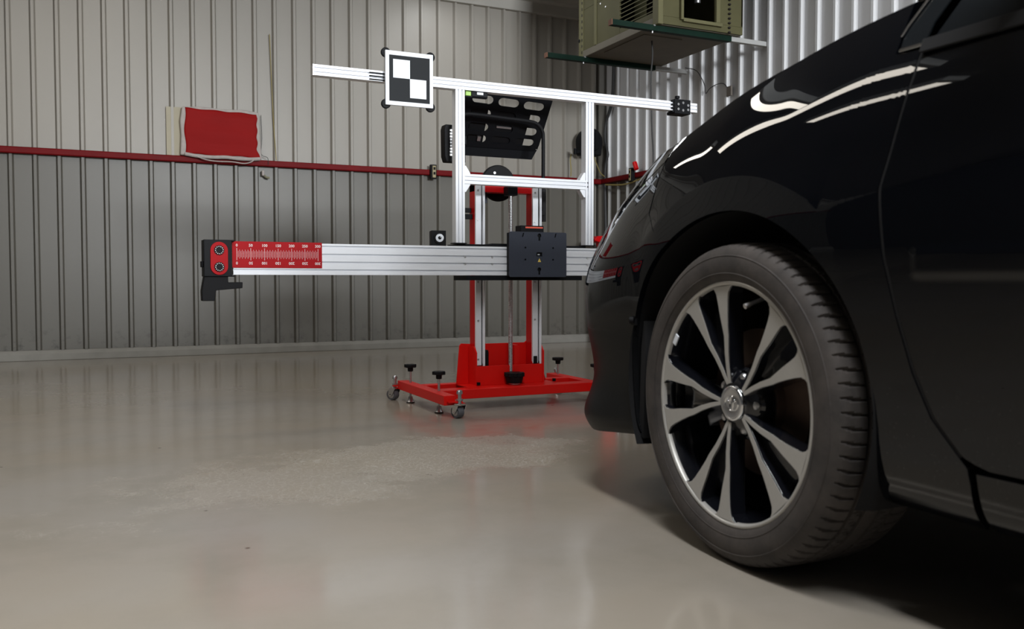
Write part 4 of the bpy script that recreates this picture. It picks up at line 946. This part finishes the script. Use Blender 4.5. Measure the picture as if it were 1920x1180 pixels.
for mir in (False, True):
    Pg = fender(); mk_panel('fender', Pg, mir)
    # bumper cover, wrapping to the centre line
    zz = np.concatenate([np.linspace(.186, .625, 40), [.664, .703, .735, .77, .82, .9]])
    yy = np.concatenate([WY + np.sqrt(AR ** 2 - (np.linspace(.186, .625, 40) - WZ) ** 2), [1.618, 1.656, 1.653, 1.652, 1.648, 1.645]])
    def vtop(u): return np.interp(u, [1.64, 1.72, us[15], us[17], us[18], us[19], U1], [7.2, 6.75, 5.9, 5.35, 5.1, 5.0, 5.0])
    nu, nv = 220, 110
    s = np.linspace(0, 1, nu)[:, None] ** 1.15; t = np.linspace(0, 1, nv)[None, :]
    U = np.broadcast_to(1.65 + (U1 - 1.65) * s, (nu, nv)).copy()
    for _ in range(3):
        V = t * vtop(U) - 0.02 * t
        zl = vspl(rows_at(U[0])[1], V[0]); ul = np.interp(zl, zz, yy) + GAP * 0.6
        U = ul[None, :] + (U1 - ul)[None, :] * s
    V = t * (vtop(U) - 0.03)
    Pg = body(U.ravel(), V.ravel()).reshape(nu, nv, 3); mk_panel('bumper', Pg, mir)
    # headlamp: clear lens over dark bowl
    uh = np.linspace(1.652, us[18] - 0.02, 120)[:, None]; th = np.linspace(0, 1, 40)[None, :]
    vb = vtop(uh) + 0.04; U = np.broadcast_to(uh, (120, 40)); V = vb + (7.93 - vb) * th
    Pg = body(U.ravel(), V.ravel()).reshape(120, 40, 3)
    hl = bpy.data.objects.new('headlight', None); C.collection.objects.link(hl); hl.parent = car; ORG[hl.name] = ORG['car'].copy()
    def off(Pg, d):
        gu = np.gradient(Pg, axis=0); gv = np.gradient(Pg, axis=1); N_ = np.cross(gu, gv); N_ /= np.linalg.norm(N_, axis=2)[:, :, None] + 1e-12
        if np.mean(N_[:, :, 1]) < 0: N_ = -N_
        return Pg - N_ * d
    def plain(Pg, mirror, th_=0.0):
        nu_, nv_, _ = Pg.shape; vs = [(2 * XC - a, b, c) if mirror else (a, b, c) for a, b, c in Pg.reshape(-1, 3)]
        return G().add(vs, [(i * nv_ + j, i * nv_ + j + 1, (i + 1) * nv_ + j + 1, (i + 1) * nv_ + j) for i in range(nu_ - 1) for j in range(nv_ - 1)])
    lens = obj('lens', plain(Pg, mir), 'clear', hl, smooth=60)
    so = lens.modifiers.new('solid', 'SOLIDIFY'); so.thickness = 0.003
    obj('housing', plain(off(Pg, 0.045), mir), 'black', hl, smooth=60)
    obj('chrome_strip', plain(off(Pg, 0.012)[4:110, 2:8], mir), 'chrome', hl, smooth=60)
    obj('amber_reflector', plain(off(Pg, 0.006)[2:30, 9:31], mir), 'orange_lens', hl, smooth=60, label='amber side reflector')
    obj('bright_rim', plain(off(Pg, 0.008)[6:112, 33:36], mir), 'chrome', hl, smooth=60)
    # doors, rocker, rear quarter
    def side_panel(name, u0f, u1f, z0, z1, nu=150, nv=150, flange=0.014):
        zc_ = z0 + (z1 - z0) * (np.linspace(0, 1, nv) ** 0.9); a = np.array([u0f(z) for z in zc_]); b = np.array([u1f(z) for z in zc_])
        s_ = np.linspace(0, 1, nu)[:, None]; U = a[None, :] + (b - a)[None, :] * s_; Z = np.broadcast_to(zc_[None, :], U.shape)
        V = z_to_v(U.ravel(), Z.ravel()); return mk_panel(name, body(U.ravel(), V).reshape(nu, nv, 3), mir, step=3)
    side_panel('front_door', lambda z: -0.06 + GAP, lambda z: np.interp(z, gapz, gapy) - GAP, .287, .905, 200, 170)
    side_panel('rear_door', lambda z: np.interp(z, [.28, .45, .62, .75, .92], [-.86, -.93, -1.02, -1.08, -1.12]), lambda z: -0.06 - GAP, .287, .914, 90, 90)
    side_panel('rocker_panel', lambda z: -0.95, lambda z: 0.838, .19, .279, 60, 20)
    # rear quarter: ribbon from the rear door round to the tail
    Un = np.linspace(U0, -1.125, 120)[:, None]; Vn = np.linspace(0, 8, 60)[None, :]
    U = np.broadcast_to(Un, (120, 60)).copy(); V = np.broadcast_to(Vn, (120, 60)).copy()
    Pq = body(U.ravel(), V.ravel()).reshape(120, 60, 3)
    inside = np.hypot(Pq[:, :, 1] - RY, Pq[:, :, 2] - WZ) < AR
    vs = [(2 * XC - a, b, c) if mir else (a, b, c) for a, b, c in Pq.reshape(-1, 3)]
    fs = [(i * 60 + j, i * 60 + j + 1, (i + 1) * 60 + j + 1, (i + 1) * 60 + j) for i in range(119) for j in range(59) if not (inside[i, j] or inside[i + 1, j] or inside[i, j + 1] or inside[i + 1, j + 1])]
    obj('rear_quarter', G().add(vs, fs), 'paint', car, smooth=60)
    # wheel wells: felt lined half tubes
    for cy in (WY, RY):
        g = G(); n = 40
        pr2 = [(XS + 0.016, AR + 0.004), (XS + 0.05, AR + 0.012), (XS + 0.36, AR + 0.012), (XS + 0.36, 0.0)]
        vs = []
        for x_, r_ in pr2:
            for k in range(n + 1):
                t = math.radians(-26 + 232 * k / n); vs.append((x_, cy + r_ * math.cos(t), WZ + r_ * math.sin(t)))
        vs = [(2 * XC - a, b, c) if mir else (a, b, c) for a, b, c in vs]
        g.add(vs, [(j * (n + 1) + k, j * (n + 1) + k + 1, (j + 1) * (n + 1) + k + 1, (j + 1) * (n + 1) + k) for j in range(3) for k in range(n)])
        obj('wheel_liner', g, 'liner', car, smooth=40)
# matte dark strip added as painted shade in the front doors' shut line
for m_ in (1, -1):
    zz_ = np.linspace(.30, .90, 60); yy_ = np.interp(zz_, gapz, gapy); pp_ = body(yy_, z_to_v(yy_, zz_))
    pts_ = [(a + 0.0062 if m_ > 0 else 2 * XC - a - 0.0062, b, c) for a, b, c in pp_]
    obj('shut_line_shade', G().tube(pts_, 0.0052, 10), 'liner', car)
# hood between both fender crowns, bulged
uh = np.concatenate([np.linspace(0.955, 1.8, 100), np.linspace(1.81, U1 - 0.02, 60)])
L8 = body(uh, np.full(len(uh), 8.0)); nh = 61
tt = np.linspace(-1, 1, nh); Ph = np.zeros((len(uh), nh, 3))
for i in range(len(uh)):
    xl = L8[i, 0] + GAP; wd = XC - xl
    Ph[i, :, 0] = XC + tt * wd; Ph[i, :, 1] = L8[i, 1] + 0.03 * (1 - tt ** 2) * (wd > 0.3)
    Ph[i, :, 2] = L8[i, 2] + 0.085 * (1 - np.abs(tt) ** 2.4) * min(1, wd / 0.7)
mk_panel('hood', Ph)
# cabin: tilted side planes, curved windscreen and roof
def cab(y, z, mir=1): xx = XS + 0.050 + (z - 0.915) * 0.40; return (xx if mir > 0 else 2 * XC - xx, y, z)
def cab_poly(poly, th, inset=0.0, mir=1):
    return G().prism(poly, lambda a, b: tuple(np.array(cab(a, b, mir)) + np.array([inset * mir, 0, 0])), lambda a, b: tuple(np.array(cab(a, b, mir)) + np.array([(inset + th) * mir, 0, 0])))
for m_ in (1, -1):
    obj('quarter_window', cab_poly([(1.003, .912), (1.004, .932), (.998, .950), (.972, .990), (.90, 1.065), (.70, 1.215), (.66, 1.215), (.86, 1.06), (.925, .99), (.952, .945), (.958, .912)], 0.004, 0.002, m_), 'tint', car, bev=0.001)
    obj('window_trim', cab_poly([(1.000, .9085), (.955, .9085), (.955, .914), (1.000, .914)], 0.004, -0.004, m_), 'chrome', car, bev=0.001, label='short bright trim strip')
    obj('window_trim', cab_poly([(1.0065, .935), (1.000, .952), (.974, .993), (.902, 1.069), (.70, 1.221), (.70, 1.213), (.90, 1.064), (.971, .989), (.997, .949), (1.003, .935)], 0.004, -0.003, m_), 'steel', car, bev=0.001, label='thin bright edge strip')
    obj('pillar', cab_poly([(1.000, .990), (.985, .985), (.90, 1.075), (.66, 1.235), (.40, 1.365), (.30, 1.395), (-.15, 1.425), (-.80, 1.41), (-1.20, 1.30), (-1.62, 1.06), (-1.75, 1.03), (-1.50, 1.17), (-1.0, 1.40), (-.7, 1.445), (-.15, 1.46), (.33, 1.425), (.45, 1.385), (.80, 1.19), (.98, 1.045)], 0.03, -0.004, m_), 'paint', car, bev=0.006)
    obj('front_window', cab_poly([(.945, .921), (.90, 1.0), (.84, 1.065), (.60, 1.25), (.36, 1.37), (.28, 1.392), (-.04, 1.415), (-.04, .921)], 0.004, 0.006, m_), 'tint', car)
    obj('rear_window', cab_poly([(-.09, .921), (-.09, 1.418), (-.78, 1.40), (-1.12, 1.30), (-1.38, 1.10), (-1.2, .93)], 0.004, 0.006, m_), 'tint', car)
    obj('window_frame', cab_poly([(-.04, .921), (-.04, 1.42), (-.09, 1.42), (-.09, .921)], 0.02, 0.0, m_).add(*(lambda q: (q.v, q.f))(cab_poly([(.955, .897), (.955, .918), (-1.15, .938), (-1.15, .897)], 0.016, -0.008, m_))), 'liner', car, bev=0.001)
    # mirror
    mx_ = XS - 0.075 if m_ > 0 else 2 * XC - XS + 0.075
    g = G().lathe([(-0.10, 0.0), (-0.095, 0.045), (-0.06, 0.068), (0.0, 0.075), (0.06, 0.070), (0.095, 0.050), (0.10, 0)], (mx_, 0.80, 1.055), (1, 0, 0), 28)
    mi = obj('door_mirror', g, 'paint', car, smooth=60)
    obj('mirror_stalk', G().box(min(mx_, mx_ + m_ * 0.14), max(mx_, mx_ + m_ * 0.14), 0.775, 0.825, 0.955, 0.99), 'black_plastic', mi, bev=0.01)
def lofted(name, curve, mat, bulge, edge=0.0):
    """curve: (y,z) points along the car; width follows the cabin planes"""
    cp = curve_pts([(0, a, b) for a, b in curve], 8); nn = 25; Q = np.zeros((len(cp), nn, 3)); t_ = np.linspace(-1, 1, nn)
    for i, p in enumerate(cp):
        hw_ = XC - cab(0, p.z)[0] + edge; Q[i, :, 0] = XC + t_ * hw_; Q[i, :, 1] = p.y + bulge[0] * (1 - t_ ** 2); Q[i, :, 2] = p.z + bulge[1] * (1 - t_ ** 2)
    o = obj(name, G().add([tuple(q) for q in Q.reshape(-1, 3)], [(i * nn + j, i * nn + j + 1, (i + 1) * nn + j + 1, (i + 1) * nn + j) for i in range(len(cp) - 1) for j in range(nn - 1)]), mat, car, smooth=60)
    so = o.modifiers.new('s', 'SOLIDIFY'); so.thickness = 0.004; return o
lofted('windscreen', [(.935, 1.045), (.78, 1.18), (.55, 1.33), (.36, 1.412)], 'tint', (0.06, 0.012))
lofted('roof', [(.36, 1.415), (.1, 1.445), (-.3, 1.457), (-.8, 1.44), (-1.02, 1.40)], 'paint', (0.02, 0.018))
lofted('rear_screen', [(-1.02, 1.40), (-1.3, 1.27), (-1.65, 1.07)], 'tint', (-0.04, 0.015))
lofted('boot_lid', [(-1.65, 1.07), (-1.85, 1.05), (-2.15, 1.04), (-2.2, 1.0)], 'paint', (-0.05, 0.02), 0.0)
obj('cowl', G().box(XS + 0.15, 2 * XC - XS - 0.15, 0.86, 0.95, 0.93, 1.0), 'black_plastic', car, bev=0.01)
obj('underbody', G().box(XS + 0.40, 2 * XC - XS - 0.40, -2.15, 2.10, 0.19, 0.45).box(XS + 0.09, 2 * XC - XS - 0.09, -0.95, 0.96, 0.20, 0.27), 'liner', car)
g = G().box(XS + 0.16, XS + 0.24, 0.68, 0.80, 0.165, 0.20)
obj('jacking_bracket', g, 'black_plastic', car)
obj('lip_screw', G().cyl((XS + 0.018, 1.705, 0.462), (XS + 0.010, 1.712, 0.462), 0.008, n=12).box(XS + 0.016, XS + 0.022, 1.696, 1.716, 0.450, 0.475), 'black_plastic', car, bev=0.001)
obj('splash_guard', G().prism([(1.690, .46), (1.700, .40), (1.708, .20), (1.690, .19), (1.683, .40)], lambda a, b: (XS + 0.035, a, b), lambda a, b: (XS + 0.30, a, b)), 'rubber', car)
for (sx, sy, sz) in ((1.112, 1.583, .655),):
    obj('clip', G().lathe([(0, 0.006), (0.003, 0.005), (0.004, 0)], (sx, sy, sz), (-1, 0.2, 0), 14), 'zinc', car)

# ------------------------------------------------------------------ wheels
def make_wheel(detail=True):
    wh = bpy.data.objects.new('wheel', None); C.collection.objects.link(wh); wh.empty_display_size = 0.1; wh.parent = car
    RT = 0.3135; n = 720
    prof = [(-.004, .236), (.003, .242), (.008, .255), (.0095, .270), (.008, .283), (.0045, .294), (-.001, .302), (-.007, .3070), (-.014, .3095), (-.021, .3110), (-.028, .3120), (-.036, .3127), (-.044, .3130), (-.0475, .3130), (-.048, .3065), (-.056, .3065), (-.0565, .3133), (-.066, .3135), (-.076, .3136), (-.0765, .3065), (-.085, .3065), (-.0855, .3136), (-.0995, .3137)]
    prof = prof + [(-.199 - a, r) for a, r in reversed(prof[:-1])]
    vs = []; k = len(prof)
    for a, r in prof:
        for i in range(n):
            t = 2 * PI * i / n; rr = r
            if detail and r > 0.3068 and r > 0.305:
                edge_ = min(-a, 0.199 + a)                       # distance from the sidewall
                if 0.004 < edge_ < 0.048: ph = (i / 9.0 + 0.3 * math.sin(edge_ * 40) + 1e-6) % 1.0; rr -= 0.0050 if ph < 0.16 else 0
                elif 0.056 < edge_ < 0.0765: ph = (i / 9.0 + edge_ * 30 + 0.5) % 1.0; rr -= 0.0040 if ph < 0.14 else 0
            if 0.266 < r < 0.275: rr = r
            vs.append((rr * math.cos(t), rr * math.sin(t), a))
    fs = [(j * n + i, j * n + (i + 1) % n, (j + 1) * n + (i + 1) % n, (j + 1) * n + i) for j in range(k - 1) for i in range(n)]
    obj('tyre', G().add(vs, fs), 'tyre', wh, smooth=35, local=True)
    # sidewall rings
    obj('sidewall_ring', G().lathe([(0.0078, .2525), (0.0088, .2535), (0.0080, .2548)], (0, 0, 0), (0, 0, 1), 120).lathe([(0.0070, .2865), (0.0080, .2875), (0.0062, .2890)], (0, 0, 0), (0, 0, 1), 120), 'tyre', wh, local=True)
    # rim lip + barrel
    obj('rim_lip', G().lathe([(-.010, .2290), (-.003, .2300), (.0005, .2325), (.001, .2360), (-.002, .2400), (-.008, .2405)], (0, 0, 0), (0, 0, 1), 160), 'rimface', wh, smooth=60, local=True)
    obj('rim_barrel', G().lathe([(-.010, .2290), (-.03, .2220), (-.06, .2160), (-.19, .2120), (-.195, .236)], (0, 0, 0), (0, 0, 1), 120), 'rimblack', wh, smooth=60, local=True)
    def zf(r): return -0.002 - 0.013 * (1 - min(1, r / 0.232)) ** 1.0
    #  (r, angle offset deg, half width)
    SP = [(.040, 4.4, .0036), (.070, 7.6, .0044), (.100, 10.2, .0052), (.132, 12.9, .0062), (.150, 12.7, .0082), (.175, 12.8, .0118), (.200, 13.2, .0154), (.216, 13.5, .0188), (.2255, 13.8, .0250), (.2310, 14.0, .0330)]
    def strip(g, base, sg, zt, zb, widen=0.0):
        vs = []
        for r, o_, hw_ in SP:
            c_ = math.radians(base + sg * o_); h_ = hw_ + widen
            for s_ in (-1, 1):
                a_ = c_ + s_ * math.asin(min(1, h_ / r)); rr = r
                vs.append((rr * math.cos(a_), rr * math.sin(a_), zf(r) + zt))
            for s_ in (-1, 1):
                a_ = c_ + s_ * math.asin(min(1, (h_ + (0.004 if widen else 0)) / r)); vs.append((r * math.cos(a_), r * math.sin(a_), zf(r) + zb))
        m_ = len(SP); fs = []
        for i in range(m_ - 1):
            a = i * 4; b = a + 4; fs += [(a, a + 1, b + 1, b), (a + 2, b + 2, b + 3, a + 3), (a, b, b + 2, a + 2), (a + 1, a + 3, b + 3, b + 1)]
        fs += [(0, 2, 3, 1), (4 * m_ - 4, 4 * m_ - 3, 4 * m_ - 1, 4 * m_ - 2)]
        g.add(vs, fs)
    for kk in range(5):
        base = 20 + 72 * kk
        for sg in (-1, 1):
            g = G(); strip(g, base, sg, 0.0, -0.0015); sp_ = obj('spoke_face', g, 'rimface', wh, smooth=20, local=True)
            g = G(); strip(g, base, sg, -0.0016, -0.034, 0.0012); obj('spoke', g, 'rimblack', wh, smooth=20, local=True, bev=0.0015)
        # recessed web between the two spokes of a pair
        g = G(); vs = []
        for r, hw_d, dz in ((.045, 5, -.012), (.10, 9.5, -.016), (.15, 11, -.020), (.195, 12.5, -.026), (.210, 13, -.040)):
            for s_ in (-1, -.33, .33, 1):
                a_ = math.radians(base + s_ * hw_d); vs.append((r * math.cos(a_), r * math.sin(a_), zf(r) + dz - (0.004 if abs(s_) < 1 else 0)))
        g.add(vs, [(i * 4 + j, i * 4 + j + 1, i * 4 + j + 5, i * 4 + j + 4) for i in range(4) for j in range(3)])
        o = obj('spoke_web', g, 'rimblack', wh, smooth=50, local=True); so = o.modifiers.new('s', 'SOLIDIFY'); so.thickness = 0.008; so.offset = -1
    obj('hub', G().lathe([(-.06, .070), (-.035, .066), (-.026, .060), (-.019, .044), (-.0175, .036), (-.0175, 0)], (0, 0, 0), (0, 0, 1), 60), 'rimblack', wh, smooth=60, local=True)
    # centre cap with the three-ellipse emblem
    obj('centre_cap', G().lathe([(-.0175, .030), (-.011, .030), (-.0095, .0285), (-.0100, .0255), (-.0105, .0245), (-.0105, 0)], (0, 0, 0), (0, 0, 1), 60), 'zinc', wh, smooth=60, local=True)
    obj('cap_ring', G().lathe([(-.0175, .0345), (-.012, .0345), (-.0095, .033), (-.0095, .0305), (-.012, .030)], (0, 0, 0), (0, 0, 1), 60), 'chrome', wh, smooth=60, local=True)
    g = G()
    def ell(cx, cy, a, b, w_):
        m_ = 48; vs = []; q = [(1 - w_ / a, 1 - w_ / b, 0), (1 - w_ / a / 2, 1 - w_ / b / 2, .0016), (1, 1, 0)]
        for fa, fb, h in q:
            for i in range(m_):
                t = 2 * PI * i / m_; vs.append((cx + b * fb * math.cos(t), cy + a * fa * math.sin(t), -.0104 + h))
        g.add(vs, [(j * m_ + i, j * m_ + (i + 1) % m_, (j + 1) * m_ + (i + 1) % m_, (j + 1) * m_ + i) for j in (0, 1) for i in range(m_)])
    ell(0, 0, .0215, .0155, .0030); ell(.0065, 0, .0130, .0058, .0024); ell(.0005, 0, .0062, .0148, .0024)
    obj('emblem', g, 'chrome', wh, smooth=60, local=True)
    for kk in range(5):
        a_ = math.radians(20 + 36 + 72 * kk); c_, s_ = .053 * math.cos(a_), .053 * math.sin(a_)
        obj('lug_nut', G().cyl((c_, s_, -.044), (c_, s_, -.027), .0100, n=6).lathe([(-.027, .0092), (-.023, .0072), (-.0215, 0)], (c_, s_, 0), (0, 0, 1), 18), 'zinc', wh, smooth=30, local=True)
        obj('lug_seat', G().lathe([(-.034, .0135), (-.028, .0145), (-.034, .020)], (c_, s_, 0), (0, 0, 1), 20), 'rimblack', wh, smooth=60, local=True)
    a_ = math.radians(76 - 90); c_, s_ = math.cos(a_), math.sin(a_)
    obj('valve_stem', G().cyl((.212 * c_, .212 * s_, -.045), (.198 * c_, .198 * s_, -.008), .0042, n=12).cyl((.200 * c_, .200 * s_, -.013), (.196 * c_, .196 * s_, -.003), .0052, n=12), 'zinc', wh, local=True)
    # balance weight
    a_ = math.radians(148 - 90)
    obj('balance_weight', G().box(-.012, .012, -.006, .006, 0, .003, Matrix.Rotation(a_, 4, 'Z') @ Matrix.Translation((.214, 0, -.0025)) @ Matrix.Rotation(PI / 2, 4, 'Z')), 'white', wh, bev=0.001, local=True)
    obj('brake_disc', G().lathe([(-.085, .145), (-.077, .145), (-.077, .078), (-.062, .074), (-.060, 0)], (0, 0, 0), (0, 0, 1), 80).lathe([(-.105, .145), (-.092, .145), (-.092, .0)], (0, 0, 0), (0, 0, 1), 60), 'disc', wh, smooth=40, local=True)
    g = G()
    a0_ = math.radians(180 - 90 + 8)
    vs = []
    for r, h in ((.105, -.064), (.150, -.058), (.165, -.066), (.165, -.12)):
        for i in range(9):
            t = a0_ - 0.30 + 0.60 * i / 8; vs.append((r * math.cos(t), r * math.sin(t), h))
    g.add(vs, [(j * 9 + i, j * 9 + i + 1, (j + 1) * 9 + i + 1, (j + 1) * 9 + i) for j in range(3) for i in range(8)])
    o = obj('brake_caliper', g, 'caliper', wh, smooth=30, local=True); so = o.modifiers.new('s', 'SOLIDIFY'); so.thickness = 0.006
    return wh
w0 = make_wheel()
STEER = math.radians(2.5)
def place_wheel(wh, x, y, mir, steer=0.0):
    m_ = Matrix.Translation(Vector((x, y, 0.3135)) - Vector(car.location)) @ Matrix.Rotation(-steer, 4, 'Z') @ Matrix.Rotation(PI / 2 if mir else -PI / 2, 4, 'Y')
    wh.matrix_local = m_
place_wheel(w0, 1.1005, 1.363, False, STEER)
for (x, y, mir) in ((2 * XC - 1.1005, 1.363, True), (1.1005, RY, False), (2 * XC - 1.1005, RY, True)):
    c1 = w0.copy(); C.collection.objects.link(c1); c1.parent = car
    for ch in list(w0.children):
        d = ch.copy(); C.collection.objects.link(d); d.parent = c1
    place_wheel(c1, x, y, mir, STEER if y > 0 else 0)
